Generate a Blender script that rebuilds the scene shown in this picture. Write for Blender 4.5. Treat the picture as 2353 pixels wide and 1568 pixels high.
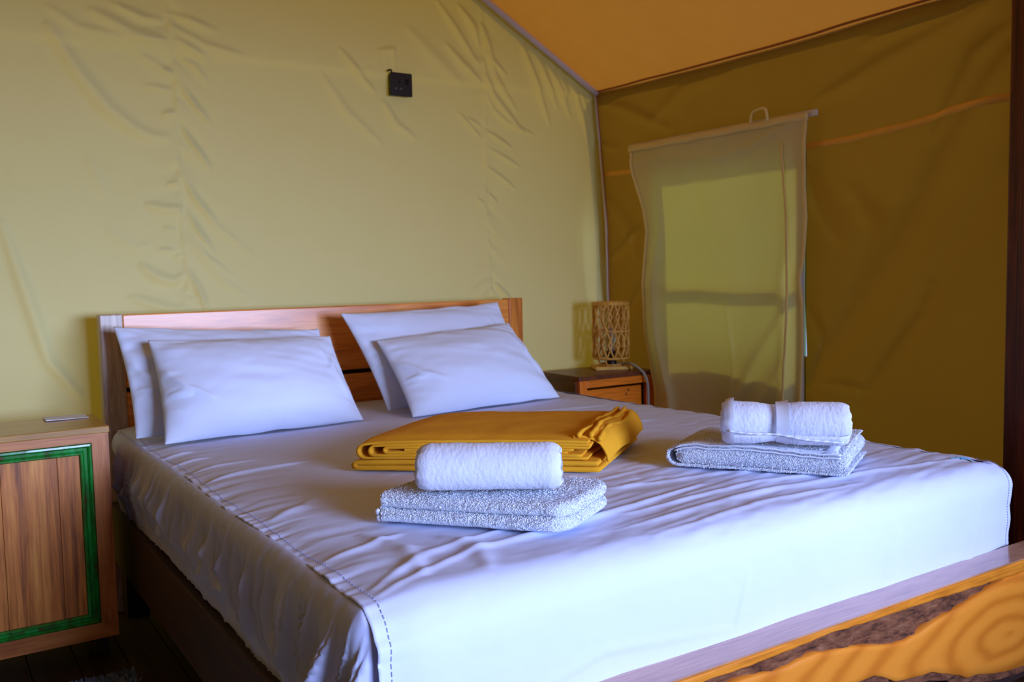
import bpy, bmesh, math, random
import numpy as np
from mathutils import Vector, Matrix

random.seed(7)
rng = np.random.RandomState(5)
for o in list(bpy.data.objects): bpy.data.objects.remove(o)
SC = bpy.context.scene
COL = SC.collection
PI = math.pi

# ------------------------------------------------------------------ camera
def cam_matrix(yaw, pitch, roll):
    cy, sy, cp, sp = math.cos(yaw), math.sin(yaw), math.cos(pitch), math.sin(pitch)
    f = Vector((sy*cp, cy*cp, sp)); r = Vector((cy, -sy, 0)); u = r.cross(f)
    c, s = math.cos(roll), math.sin(roll)
    r2 = r*c + u*s; u2 = u*c - r*s
    return Matrix((r2, u2, -f)).transposed()
cam = bpy.data.cameras.new('camera'); co = bpy.data.objects.new('camera', cam); COL.objects.link(co)
cam.sensor_width = 36; cam.lens = 36*2104.3/2353
co.matrix_world = Matrix.Translation((-0.5193, -3.1473, 1.088)) @ cam_matrix(.576, -.075, -.021).to_4x4()
cam.dof.use_dof = True; cam.dof.focus_distance = 1.85; cam.dof.aperture_fstop = 6.0
SC.camera = co

# ------------------------------------------------------------------ world, lights, exposure
w = bpy.data.worlds.new('world'); SC.world = w; w.use_nodes = True
w.node_tree.nodes['Background'].inputs[0].default_value = (.42, .6, 1, 1)
w.node_tree.nodes['Background'].inputs[1].default_value = .7
sun = bpy.data.lights.new('sun', 'SUN'); so = bpy.data.objects.new('sun', sun); COL.objects.link(so)
sun.energy = 3.0; sun.color = (1, .93, .75); sun.angle = math.radians(1)
so.rotation_euler = Vector((-.50, -.50, -.70)).to_track_quat('-Z', 'Y').to_euler()       # through the canvas roof
key = bpy.data.lights.new('daylight', 'AREA'); ko = bpy.data.objects.new('daylight', key); COL.objects.link(ko)
key.shape = 'RECTANGLE'; key.size = 5.0; key.size_y = 5.0; key.energy = 2950; key.color = (.455, .575, 1.0)
ko.location = (3.2, -12.0, 2.75); ko.rotation_euler = (math.radians(90), 0, math.radians(9))
SC.view_settings.view_transform = 'Standard'; SC.view_settings.look = 'None'
SC.view_settings.exposure = 0.2; SC.view_settings.gamma = 1.0; SC.view_settings.use_curve_mapping = False

# ------------------------------------------------------------------ noise
_T = np.random.RandomState(11).rand(256, 256)
def vnoise(x, y, seed=0):
    x = np.asarray(x, float) + seed*17.31; y = np.asarray(y, float) + seed*9.77
    xi = np.floor(x).astype(int); yi = np.floor(y).astype(int)
    fx = x-xi; fy = y-yi; fx = fx*fx*(3-2*fx); fy = fy*fy*(3-2*fy)
    g = lambda a, b: _T[a % 256, b % 256]
    return ((g(xi, yi)*(1-fx)+g(xi+1, yi)*fx)*(1-fy)+(g(xi, yi+1)*(1-fx)+g(xi+1, yi+1)*fx)*fy)*2-1
def fbm(x, y, seed=0, o=3):
    s = 0; a = 1
    for k in range(o): s = s + a*vnoise(x*2**k, y*2**k, seed+k*3); a *= .5
    return s/1.75
def sstep(a, b, x):
    t = np.clip((np.asarray(x, float)-a)/(b-a), 0, 1); return t*t*(3-2*t)
def strokes(X, Y, S):
    """relief of pulled cloth: soft ridges along polylines"""
    D = np.zeros_like(X)
    for pts, wd, d in S:
        x0 = min(p[0] for p in pts)-4*wd; x1 = max(p[0] for p in pts)+4*wd
        y0 = min(p[1] for p in pts)-4*wd; y1 = max(p[1] for p in pts)+4*wd
        m = (X > x0) & (X < x1) & (Y > y0) & (Y < y1)
        if not m.any(): continue
        px, py = X[m], Y[m]
        L = [0]
        for a, b in zip(pts, pts[1:]): L.append(L[-1]+math.hypot(b[0]-a[0], b[1]-a[1]))
        best = np.full(px.shape, 1e9); tt = np.zeros(px.shape); sd = np.zeros(px.shape)
        for i, (a, b) in enumerate(zip(pts, pts[1:])):
            dx, dy = b[0]-a[0], b[1]-a[1]; l2 = dx*dx+dy*dy
            t = np.clip(((px-a[0])*dx+(py-a[1])*dy)/l2, 0, 1)
            ex, ey = px-a[0]-t*dx, py-a[1]-t*dy; q = ex*ex+ey*ey
            c = q < best
            best = np.where(c, q, best); tt = np.where(c, L[i]+t*math.sqrt(l2), tt)
        u = tt/L[-1]
        taper = np.sin(np.clip(u, 0, 1)*PI)**.6*.85+.15*(u > .01)*(u < .99)
        wv = wd*(.5+.5*np.sin(u*PI))
        D[m] += d*taper*np.exp(-best/(wv*wv))
    return D

# ------------------------------------------------------------------ materials
def mat(name):
    m = bpy.data.materials.new(name); m.use_nodes = True
    nt = m.node_tree; b = nt.nodes['Principled BSDF']
    return m, nt, b
def setc(b, c, rough=.6, spec=.4):
    b.inputs['Base Color'].default_value = (*c, 1); b.inputs['Roughness'].default_value = rough
    b.inputs['Specular IOR Level'].default_value = spec
def N(nt, t, **kw):
    n = nt.nodes.new(t)
    for k, v in kw.items():
        if k in n.inputs: n.inputs[k].default_value = v
        else: setattr(n, k, v)
    return n
def coords(nt, scale, rot=(0, 0, 0)):
    tc = N(nt, 'ShaderNodeTexCoord'); mp = N(nt, 'ShaderNodeMapping')
    mp.inputs['Scale'].default_value = scale; mp.inputs['Rotation'].default_value = rot
    nt.links.new(tc.outputs['Object'], mp.inputs['Vector']); return mp
def ramp(nt, stops):
    r = N(nt, 'ShaderNodeValToRGB'); e = r.color_ramp.elements
    while len(e) < len(stops): e.new(.5)
    for i, (p, c) in enumerate(stops): e[i].position = p; e[i].color = (*c, 1)
    return r
def bump(nt, b, src, strength, dist=.002):
    n = N(nt, 'ShaderNodeBump'); n.inputs['Strength'].default_value = strength; n.inputs['Distance'].default_value = dist
    nt.links.new(src, n.inputs['Height']); nt.links.new(n.outputs[0], b.inputs['Normal'])
def m_plain(name, c, rough=.6, spec=.4):
    m, nt, b = mat(name); setc(b, c, rough, spec); return m
def m_cloth(name, c, c2=None, scale=400, strength=.25, rough=.9, sheen=.0, dist=.001, trans=None):
    m, nt, b = mat(name); setc(b, c, rough, .15)
    mp = coords(nt, (1, 1, 1)); n = N(nt, 'ShaderNodeTexNoise', Scale=scale, Detail=3.0)
    nt.links.new(mp.outputs[0], n.inputs['Vector'])
    n2 = N(nt, 'ShaderNodeTexNoise', Scale=9.0, Detail=4.0); nt.links.new(mp.outputs[0], n2.inputs['Vector'])
    r = ramp(nt, [(.3, c2 or tuple(x*.93 for x in c)), (.7, c)])
    nt.links.new(n2.outputs[0], r.inputs[0]); nt.links.new(r.outputs[0], b.inputs['Base Color'])
    bump(nt, b, n.outputs[0], strength, dist)
    if sheen: b.inputs['Sheen Weight'].default_value = sheen; b.inputs['Sheen Roughness'].default_value = .5
    if trans:
        t = N(nt, 'ShaderNodeBsdfTranslucent'); t.inputs['Color'].default_value = (*trans[0], 1)
        mx = N(nt, 'ShaderNodeMixShader'); mx.inputs[0].default_value = trans[1]
        out = nt.nodes['Material Output']
        nt.links.new(b.outputs[0], mx.inputs[1]); nt.links.new(t.outputs[0], mx.inputs[2]); nt.links.new(mx.outputs[0], out.inputs[0])
    return m
def m_wood(name, dark, mid, light, axis='x', stretch=14, scale=2.2, rough=.4, coat=0.0, distort=1.2, spots=False):
    """grain runs along axis"""
    m, nt, b = mat(name); setc(b, mid, rough, .5)
    s = [stretch]*3; s['xyz'.index(axis)] = 1.0
    mp = coords(nt, tuple(s))
    n = N(nt, 'ShaderNodeTexNoise', Scale=scale, Detail=5.0, Roughness=.6, Distortion=distort)
    nt.links.new(mp.outputs[0], n.inputs['Vector'])
    r = ramp(nt, [(.28, dark), (.5, mid), (.72, light)])
    nt.links.new(n.outputs[0], r.inputs[0])
    s2 = [90]*3; s2['xyz'.index(axis)] = 4.0
    mp2 = coords(nt, tuple(s2)); n2 = N(nt, 'ShaderNodeTexNoise', Scale=2.5, Detail=4.0)
    nt.links.new(mp2.outputs[0], n2.inputs['Vector'])
    mx = N(nt, 'ShaderNodeMix', data_type='RGBA', blend_type='MULTIPLY'); mx.inputs[0].default_value = .55
    r2 = ramp(nt, [(.35, (.6, .52, .5)), (.6, (1, 1, 1))]); nt.links.new(n2.outputs[0], r2.inputs[0])
    nt.links.new(r.outputs[0], mx.inputs[6]); nt.links.new(r2.outputs[0], mx.inputs[7]); nt.links.new(mx.outputs[2], b.inputs['Base Color'])
    bump(nt, b, n2.outputs[0], .12, .001)
    if coat: b.inputs['Coat Weight'].default_value = coat; b.inputs['Coat Roughness'].default_value = .22
    return m

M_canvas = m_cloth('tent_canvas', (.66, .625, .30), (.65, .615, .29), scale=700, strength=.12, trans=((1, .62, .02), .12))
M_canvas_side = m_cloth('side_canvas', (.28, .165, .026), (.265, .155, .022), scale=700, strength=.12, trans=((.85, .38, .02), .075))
M_gable = m_cloth('gable_canvas', (.66, .55, .24), (.65, .54, .235), scale=700, strength=.12, trans=((1, .62, .02), .12))
M_roof = m_cloth('roof_canvas', (.62, .34, .08), (.58, .31, .07), scale=500, strength=.1, trans=((1.0, .37, .035), .14))
M_strap = m_cloth('strap_webbing', (.98, .52, .08), scale=500, strength=.3)
M_curtain = m_cloth('curtain_cloth', (.88, .84, .52), (.86, .81, .49), scale=600, strength=.12, rough=.55, trans=((1, .92, .5), .5))
M_hem = m_cloth('curtain_hem_cloth', (.97, .78, .32), scale=600, strength=.15, trans=((.9, .75, .3), .15))
M_pipe = m_plain('white_painted_pipe', (.72, .66, .66), .4)
M_piping = m_plain('brown_piping', (.36, .12, .02), .7)
M_sheet = m_cloth('white_cotton', (.69, .76, 1.0), (.68, .75, .99), scale=900, strength=.10, rough=.85, dist=.0006)
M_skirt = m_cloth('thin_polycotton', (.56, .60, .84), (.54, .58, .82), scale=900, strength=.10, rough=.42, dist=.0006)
M_pillow = m_cloth('pillow_cotton', (.76, .84, 1.0), (.75, .83, .99), scale=900, strength=.08, rough=.85, dist=.0006)
M_thread = m_plain('blue_thread', (.34, .38, .68), .8)
M_mark = m_plain('teal_ink', (.12, .42, .62), .8)
M_fleece = m_cloth('mustard_fleece', (.88, .41, .02), (.84, .375, .018), scale=1100, strength=.7, rough=.95, dist=.0015)
M_terry = m_cloth('white_terry', (.78, .84, .94), (.7, .77, .9), scale=420, strength=1.0, rough=.95, sheen=.2, dist=.004)
M_velour = m_cloth('white_short_terry', (.80, .84, .96), (.76, .8, .94), scale=800, strength=.7, rough=.95, sheen=.2, dist=.0015)
M_pilem = m_cloth('terry_loops', (.82, .87, .97), scale=900, strength=.1, rough=.95)
M_band = m_cloth('towel_band', (.8, .84, .95), scale=900, strength=.2, rough=.8)
M_hb = m_wood('headboard_wood', (.62, .16, .015), (.95, .32, .04), (1.0, .45, .08), 'x', 9, 2.0, .32, .35)
M_post = m_wood('weathered_post_wood', (.34, .22, .14), (.6, .46, .33), (.78, .64, .5), 'z', 12, 2.5, .4, .2)
M_post2 = m_wood('orange_post_wood', (.5, .13, .012), (.85, .28, .03), (.95, .36, .05), 'z', 10, 2.0, .32, .35)
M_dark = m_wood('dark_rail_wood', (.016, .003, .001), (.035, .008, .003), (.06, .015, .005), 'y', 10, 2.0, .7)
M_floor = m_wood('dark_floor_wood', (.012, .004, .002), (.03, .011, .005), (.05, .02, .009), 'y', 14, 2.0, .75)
M_foot = m_wood('footboard_wood', (.62, .18, .012), (.85, .28, .022), (.95, .34, .035), 'x', 5, 2.4, .3, .3, 2.2)
M_ledge = m_wood('ledge_wood', (.42, .2, .1), (.62, .32, .18), (.75, .42, .26), 'x', 7, 1.6, .16, .6)
M_ns = m_wood('nightstand_frame_wood', (.36, .10, .02), (.62, .22, .05), (.78, .33, .09), 'z', 8, 2.2, .38, .25)
M_nsh = m_wood('nightstand_rail_wood', (.36, .10, .02), (.62, .22, .05), (.78, .33, .09), 'x', 8, 2.2, .38, .25)
M_nstop = m_wood('nightstand_top_wood', (.34, .16, .03), (.50, .26, .05), (.6, .33, .07), 'x', 10, 2.2, .3, .3)
M_panel = m_wood('door_panel_wood', (.18, .045, .01), (.66, .22, .03), (.88, .38, .07), 'z', 16, 2.6, .42, .1, .6)
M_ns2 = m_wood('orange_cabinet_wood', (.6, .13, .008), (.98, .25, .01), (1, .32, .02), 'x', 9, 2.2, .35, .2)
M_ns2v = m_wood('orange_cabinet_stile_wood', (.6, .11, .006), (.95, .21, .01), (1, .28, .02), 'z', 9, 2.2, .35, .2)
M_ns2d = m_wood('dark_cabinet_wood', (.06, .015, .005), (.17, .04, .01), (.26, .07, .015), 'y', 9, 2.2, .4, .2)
M_pillar = m_wood('dark_pillar_wood', (.03, .006, .002), (.12, .022, .005), (.24, .05, .01), 'z', 14, 2.2, .4, .1)
M_rattan = m_wood('rattan', (.55, .24, .03), (.85, .46, .07), (.95, .58, .12), 'z', 6, 8, .5)
M_slice = m_wood('lamp_base_wood', (.65, .34, .03), (.9, .52, .04), (.95, .6, .07), 'x', 6, 6, .5)
M_black = m_plain('black_plastic', (.008, .008, .007), .35)
M_hole = m_plain('socket_hole', (.001, .001, .001), .8)
M_metal = m_plain('pin_metal', (.16, .17, .16), .3)
M_cord = m_plain('grey_cord', (.36, .37, .30), .5)
M_white = m_plain('white_frame_paint', (.7, .68, .7), .45)
M_screen = m_cloth('tree_stand_in_tint', (.02, .03, .02))  # dark greenish see-through tint in place of the trees outside
_nt = M_screen.node_tree; _t = N(_nt, 'ShaderNodeBsdfTransparent'); _t.inputs[0].default_value = (.7, .75, .5, 1); _m = N(_nt, 'ShaderNodeMixShader'); _m.inputs[0].default_value = .85
_nt.links.new(_nt.nodes['Principled BSDF'].outputs[0], _m.inputs[1]); _nt.links.new(_t.outputs[0], _m.inputs[2]); _nt.links.new(_m.outputs[0], _nt.nodes['Material Output'].inputs[0])
M_paper = m_plain('white_paper', (.78, .8, .84), .8)
M_bulb, nt, b = mat('bulb_glass'); setc(b, (.9, .92, 1), .03, .5); b.inputs['Transmission Weight'].default_value = .92; b.inputs['IOR'].default_value = 1.15
M_bulbm = m_plain('bulb_neck', (.7, .72, .75), .25); M_bulbm.node_tree.nodes['Principled BSDF'].inputs['Metallic'].default_value = .6

def m_green():
    m, nt, b = mat('worn_green_paint'); setc(b, (.01, .22, .03), .28, .5)
    mp = coords(nt, (22, 22, 5)); n = N(nt, 'ShaderNodeTexNoise', Scale=1.6, Detail=6.0, Roughness=.65)
    nt.links.new(mp.outputs[0], n.inputs['Vector'])
    r = ramp(nt, [(.34, (.12, .025, .006)), (.42, (.015, .12, .012)), (.55, (.006, .27, .025)), (.72, (.02, .42, .10))])
    nt.links.new(n.outputs[0], r.inputs[0]); nt.links.new(r.outputs[0], b.inputs['Base Color'])
    bump(nt, b, n.outputs[0], .4, .002); b.inputs['Coat Weight'].default_value = .4
    return m
M_green = m_green()
def m_bark():
    m, nt, b = mat('bark'); setc(b, (.2, .08, .03), .75, .4)
    mp = coords(nt, (6, 20, 22)); n = N(nt, 'ShaderNodeTexNoise', Scale=3.5, Detail=8.0, Roughness=.7)
    nt.links.new(mp.outputs[0], n.inputs['Vector'])
    r = ramp(nt, [(.34, (.03, .008, .003)), (.48, (.22, .07, .025)), (.6, (.32, .12, .045)), (.72, (.40, .22, .13))])
    nt.links.new(n.outputs[0], r.inputs[0]); nt.links.new(r.outputs[0], b.inputs['Base Color'])
    bump(nt, b, n.outputs[0], 1.0, .008); return m
M_bark = m_bark()
def m_slab():
    m, nt, b = mat('figured_slab_wood'); setc(b, (.9, .36, .05), .3, .5)
    tc = N(nt, 'ShaderNodeTexCoord'); mp = N(nt, 'ShaderNodeMapping')
    mp.inputs['Location'].default_value = (-.70*1.0, 0, -.25*3.0); mp.inputs['Scale'].default_value = (1.0, .3, 3.0)
    nt.links.new(tc.outputs['Object'], mp.inputs['Vector'])
    wv = N(nt, 'ShaderNodeTexWave', wave_type='RINGS', Scale=2.6, Distortion=5.5, Detail=4.0); wv.rings_direction = 'Y'
    wv.inputs['Detail Scale'].default_value = .9
    nt.links.new(mp.outputs[0], wv.inputs['Vector'])
    r = ramp(nt, [(.0, (.70, .20, .016)), (.3, (.82, .255, .022)), (.8, (.90, .30, .03))])
    nt.links.new(wv.outputs[0], r.inputs[0])
    nt.links.new(r.outputs[0], b.inputs['Base Color']); b.inputs['Coat Weight'].default_value = .3; return m
M_slab = m_slab()
def m_rug():
    m, nt, b = mat('rug_pile'); setc(b, (.5, .47, .36), .95, .1)
    mp = coords(nt, (1, 1, 1)); n = N(nt, 'ShaderNodeTexNoise', Scale=5.5, Detail=2.0); nt.links.new(mp.outputs[0], n.inputs['Vector'])
    r = ramp(nt, [(.47, (.95, .88, .66)), (.53, (.2, .27, .42))]); nt.links.new(n.outputs[0], r.inputs[0])
    nt.links.new(r.outputs[0], b.inputs['Base Color']); return m
M_rug = m_rug()

# ------------------------------------------------------------------ object helpers
def thing(name, label, cat, loc=(0, 0, 0), group=None):
    o = bpy.data.objects.new(name, None); COL.objects.link(o); o.location = loc; o.empty_display_size = .05
    o['label'] = label; o['category'] = cat
    if group: o['group'] = group
    return o
def wpos(o):
    v = Vector(o.location)
    while o.parent: o = o.parent; v = v + Vector(o.location)
    return v
def link_mesh(name, me, m, parent, smooth, label=None, kind=None):
    o = bpy.data.objects.new(name, me); COL.objects.link(o)
    if m: me.materials.append(m)
    if smooth: me.polygons.foreach_set('use_smooth', [True]*len(me.polygons))
    if parent: o.parent = parent
    if label: o['label'] = label
    if kind: o['kind'] = kind
    return o
def off_of(parent): return wpos(parent) if parent else Vector((0, 0, 0))
def obj(name, bm, m, parent=None, smooth=False, label=None, kind=None):
    """bmesh given in world coordinates"""
    of = off_of(parent)
    if not parent:
        of = Vector((0, 0, 0))
    bmesh.ops.translate(bm, vec=-of, verts=bm.verts)
    me = bpy.data.meshes.new(name); bm.to_mesh(me); bm.free()
    return link_mesh(name, me, m, parent, smooth, label, kind)
def grid(name, P, m, parent=None, label=None, kind=None, closeu=False, closev=False, mask=None, smooth=True, flip=False):
    """P: (nu,nv,3) numpy array of world positions"""
    nu, nv = P.shape[:2]; of = np.array(off_of(parent))
    V = (P.reshape(-1, 3)-of)
    iu = np.arange(nu if closeu else nu-1); iv = np.arange(nv if closev else nv-1)
    A, B = np.meshgrid(iu, iv, indexing='ij'); A2 = (A+1) % nu; B2 = (B+1) % nv
    F = np.stack([A*nv+B, A2*nv+B, A2*nv+B2, A*nv+B2], -1).reshape(-1, 4)
    if mask is not None: F = F[mask.reshape(-1)]
    if flip: F = F[:, ::-1]
    return raw(name, V, F, m, parent, label, kind, smooth)
def raw(name, V, F, m, parent, label=None, kind=None, smooth=True):
    me = bpy.data.meshes.new(name); n = len(F); F = np.asarray(F)
    me.vertices.add(len(V)); me.vertices.foreach_set('co', np.asarray(V, np.float32).ravel())
    me.loops.add(F.size); me.loops.foreach_set('vertex_index', F.ravel().astype(np.int32))
    me.polygons.add(n); me.polygons.foreach_set('loop_start', (np.arange(n)*F.shape[1]).astype(np.int32))
    me.polygons.foreach_set('loop_total', np.full(n, F.shape[1], np.int32))
    me.update(calc_edges=True); me.validate()
    return link_mesh(name, me, m, parent, smooth, label, kind)
def box(bm, x0, x1, y0, y1, z0, z1, bev=0.0, seg=2, jig=0.0):
    r = bmesh.ops.create_cube(bm, size=1)
    vs = r['verts']
    for v in vs:
        v.co = Vector(((x0+x1)/2+v.co.x*(x1-x0), (y0+y1)/2+v.co.y*(y1-y0), (z0+z1)/2+v.co.z*(z1-z0)))
        if jig: v.co += Vector([random.uniform(-jig, jig) for _ in range(3)])
    if bev:
        es = list({e for v in vs for e in v.link_edges})
        bmesh.ops.bevel(bm, geom=es, offset=bev, segments=seg, affect='EDGES', profile=.5)
    return bm
def boxo(name, dims, m, parent=None, bev=.002, label=None, kind=None, seg=2):
    bm = bmesh.new(); box(bm, *dims, bev, seg); return obj(name, bm, m, parent, False, label, kind)
def tube(bm, pts, r, n=8, closed=False):
    pts = [Vector(p) for p in pts]; rs = r if isinstance(r, (list, tuple)) else [r]*len(pts)
    rings = []; up = Vector((0, 0, 1)); prev = None
    for i, p in enumerate(pts):
        a = pts[(i-1) % len(pts)] if (closed or i > 0) else p
        c = pts[(i+1) % len(pts)] if (closed or i < len(pts)-1) else p
        t = (c-a).normalized()
        if prev is None:
            s = t.cross(up) if abs(t.dot(up)) < .95 else t.cross(Vector((1, 0, 0)))
        else: s = prev - t*prev.dot(t)
        s.normalize(); prev = s; q = t.cross(s)
        rings.append([bm.verts.new(p+(s*math.cos(k*2*PI/n)+q*math.sin(k*2*PI/n))*rs[i]) for k in range(n)])
    for i in range(len(rings) if closed else len(rings)-1):
        A = rings[i]; B = rings[(i+1) % len(rings)]
        for k in range(n): bm.faces.new((A[k], B[k], B[(k+1) % n], A[(k+1) % n]))
    if not closed:
        bm.faces.new(rings[0]); bm.faces.new(rings[-1][::-1])
    bmesh.ops.recalc_face_normals(bm, faces=bm.faces); return bm
def smoothpts(pts, n=8):
    P = [Vector(p) for p in pts]; out = []
    for i in range(len(P)-1):
        a = P[max(i-1, 0)]; b = P[i]; c = P[i+1]; d = P[min(i+2, len(P)-1)]
        for k in range(n):
            t = k/n
            out.append(.5*((2*b)+(c-a)*t+(2*a-5*b+4*c-d)*t*t+(-a+3*b-3*c+d)*t**3))
    out.append(P[-1]); return out
def interp(tab, z):
    tab = sorted(tab); return np.interp(z, [t[0] for t in tab], [t[1] for t in tab])
def prism(bm, poly, y0, y1):
    """poly in (x,z), extruded along y"""
    a = [bm.verts.new((x, y0, z)) for x, z in poly]; b = [bm.verts.new((x, y1, z)) for x, z in poly]
    n = len(poly); bm.faces.new(a); bm.faces.new(b[::-1])
    for i in range(n): bm.faces.new((a[i], b[i], b[(i+1) % n], a[(i+1) % n]))
    bmesh.ops.recalc_face_normals(bm, faces=bm.faces); return bm

# ------------------------------------------------------------------ room shell
EX, EZ, SL = 2.129, 1.893, .575          # eave and roof slope
RX = .55; RZ = EZ+(EX-RX)*SL             # ridge
LX = 2*RX-EX                             # left eave
YB, YF = .2, -4.2
def wall_x(z): return np.interp(z, [0, .65, .97, 1.29, 1.47, 1.67, 1.9, 2.2], [2.215, 2.205, 2.19, 2.187, 2.172, 2.153, 2.129, 2.10])
BACK= [(((-0.121,1.925),(-0.014,1.756),(0.062,1.663),(0.141,1.604),(0.197,1.582),(0.269,1.578)),0.02,0.01),(((0.011,1.984),(0.143,1.923),(0.262,1.905)),0.016,0.009),(((-0.118,1.981),(-0.018,1.917),(0.128,1.9),(0.263,1.908)),0.012,0.005),(((0.079,2.015),(0.188,1.976),(0.256,1.973)),0.01,0.007),(((0.177,1.753),(0.277,1.744)),0.008,0.006),(((0.236,1.659),(0.28,1.668)),0.008,0.006),(((0.244,1.818),(0.279,1.799)),0.007,0.005),(((0.141,1.872),(0.223,1.823),(0.276,1.796)),0.01,0.005),(((0.239,1.416),(0.284,1.428)),0.007,0.006),(((0.164,1.35),(0.228,1.333),(0.287,1.338)),0.012,0.007),(((0.218,1.27),(0.266,1.258)),0.006,0.005),(((0.2,1.19),(0.258,1.19)),0.006,0.005),(((0.249,1.164),(0.287,1.173)),0.006,0.005),(((0.133,1.146),(0.188,1.1),(0.245,1.079),(0.284,1.103)),0.014,0.008),(((0.093,1.035),(0.169,1.002),(0.241,0.981),(0.278,0.991)),0.014,0.007),(((-0.278,1.296),(-0.238,1.13),(-0.202,0.988),(-0.166,0.829),(-0.068,0.69)),0.016,0.009),(((-0.013,1.515),(0.034,1.388),(0.06,1.359)),0.014,0.003),(((0.029,1.271),(0.122,1.198),(0.179,1.213)),0.012,0.003),(((0.279,1.962),(0.388,1.908),(0.525,1.885)),0.009,0.006),(((0.267,2.004),(0.346,1.985),(0.436,1.959)),0.009,0.006),(((0.285,1.918),(0.342,1.888),(0.401,1.857)),0.01,0.007),(((0.285,1.867),(0.354,1.829),(0.397,1.773)),0.008,0.006),(((0.293,1.775),(0.348,1.701),(0.406,1.629)),0.007,0.008),(((0.296,1.625),(0.342,1.557),(0.399,1.476)),0.008,0.009),(((0.292,1.456),(0.334,1.381),(0.406,1.291)),0.007,0.008),(((0.302,1.335),(0.357,1.236),(0.4,1.166)),0.007,0.008),(((0.299,1.274),(0.369,1.166),(0.459,1.087)),0.007,0.005),(((0.299,1.121),(0.333,1.043),(0.358,0.972)),0.009,0.009),(((0.297,1.228),(0.427,1.072),(0.551,0.98)),0.009,0.004),(((0.305,1.396),(0.405,1.275),(0.558,1.149)),0.009,0.004),(((0.28,1.029),(0.347,0.996)),0.006,0.005),(((0.887,1.957),(0.982,1.852),(1.045,1.799)),0.01,0.006),(((0.805,1.867),(0.923,1.714),(1.075,1.598)),0.014,0.005),(((1.072,1.776),(1.126,1.687),(1.221,1.633)),0.012,0.006),(((1.039,1.907),(1.059,1.96),(1.116,1.974),(1.123,1.899)),0.008,0.005),(((1.353,2.027),(1.433,1.948),(1.526,1.877)),0.012,0.008),(((1.419,2.193),(1.49,2.114),(1.519,2.028)),0.012,0.008),(((1.407,1.76),(1.53,1.651)),0.007,0.005),(((1.458,1.737),(1.525,1.702)),0.006,0.005),(((1.177,2.075),(1.291,1.968),(1.43,1.859)),0.022,0.005),(((1.318,2.196),(1.396,2.102),(1.507,1.956)),0.012,0.007),(((1.533,2.137),(1.572,1.986),(1.646,1.924)),0.01,0.008),(((1.538,1.923),(1.579,1.845),(1.643,1.778),(1.742,1.692)),0.01,0.008),(((1.551,2.014),(1.602,1.893),(1.71,1.774)),0.01,0.006),(((1.546,1.843),(1.588,1.773),(1.664,1.724),(1.799,1.686)),0.009,0.006),(((1.551,1.689),(1.683,1.624)),0.007,0.007),(((1.562,1.617),(1.727,1.542)),0.008,0.005),(((1.566,1.535),(1.702,1.447)),0.008,0.005),(((1.719,2.143),(1.749,2.018),(1.804,1.893),(1.882,1.73)),0.012,0.008),(((1.804,2.088),(1.84,1.953),(1.919,1.808)),0.01,0.008),(((1.872,2.031),(1.91,1.922),(1.991,1.776)),0.01,0.008),(((1.935,1.981),(1.968,1.841)),0.009,0.007),(((1.994,1.939),(2.052,1.8),(2.125,1.648)),0.01,0.007),(((2.054,1.887),(2.109,1.745),(2.142,1.649)),0.009,0.006),(((1.558,1.063),(1.437,0.993)),0.009,0.005),(((1.557,1.022),(1.501,0.976)),0.008,0.005),(((1.575,1.044),(1.656,0.963)),0.009,0.007),(((1.502,1.404),(1.54,1.378)),0.006,0.005),(((1.557,1.433),(1.61,1.38)),0.006,0.005)]
RIGHT= [(((-1.707,1.712),(-1.538,1.476),(-1.337,1.14),(-1.141,0.892),(-0.929,0.621)),0.0514,0.022),(((-1.713,1.428),(-1.515,1.147),(-1.372,0.872),(-1.195,0.655)),0.0429,0.008),(((-1.638,1.839),(-1.434,1.778),(-1.168,1.7),(-0.991,1.656)),0.024,0.01),(((-1.572,1.849),(-1.359,1.842),(-1.201,1.807)),0.0206,0.008),(((-1.69,1.765),(-1.588,1.7),(-1.439,1.463)),0.0257,0.01),(((0.214,1.861),(0.015,1.8),(-0.287,1.663)),0.0154,0.008),(((0.218,1.674),(0.078,1.627)),0.012,0.005),(((-0.625,1.831),(-0.39,1.823),(-0.127,1.704)),0.0206,0.006),(((-0.955,1.448),(-0.993,1.336),(-1.086,1.164)),0.0223,0.008),(((-1.445,1.04),(-1.417,0.929),(-1.278,0.751),(-1.143,0.574)),0.0223,0.007),(((-0.947,0.949),(-1.033,0.795),(-0.977,0.65)),0.0154,0.005),(((0.175,1.431),(0.054,1.284),(-0.003,1.127)),0.0189,0.007),(((0.181,1.131),(0.055,1.206),(-0.035,1.28)),0.0154,0.006),(((0.188,0.806),(0.03,0.931),(-0.046,1.049)),0.0189,0.007),(((-0.996,0.667),(-1.212,0.657)),0.0103,0.004),(((-1.119,1.371),(-1.223,1.217),(-1.14,0.952)),0.0257,0.005)]
RIGHT = [(p_, w_*1.5, d_) for p_, w_, d_ in RIGHT]
def seam_x1(z): return np.interp(z, [.7, 1.0, 1.4, 1.75, 2.05, 2.6], [.292, .289, .286, .284, .262, .24])
def seam_x2(z): return np.interp(z, [.7, 1.06, 1.4, 1.8, 2.2, 2.6], [1.566, 1.556, 1.55, 1.545, 1.535, 1.52])
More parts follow.
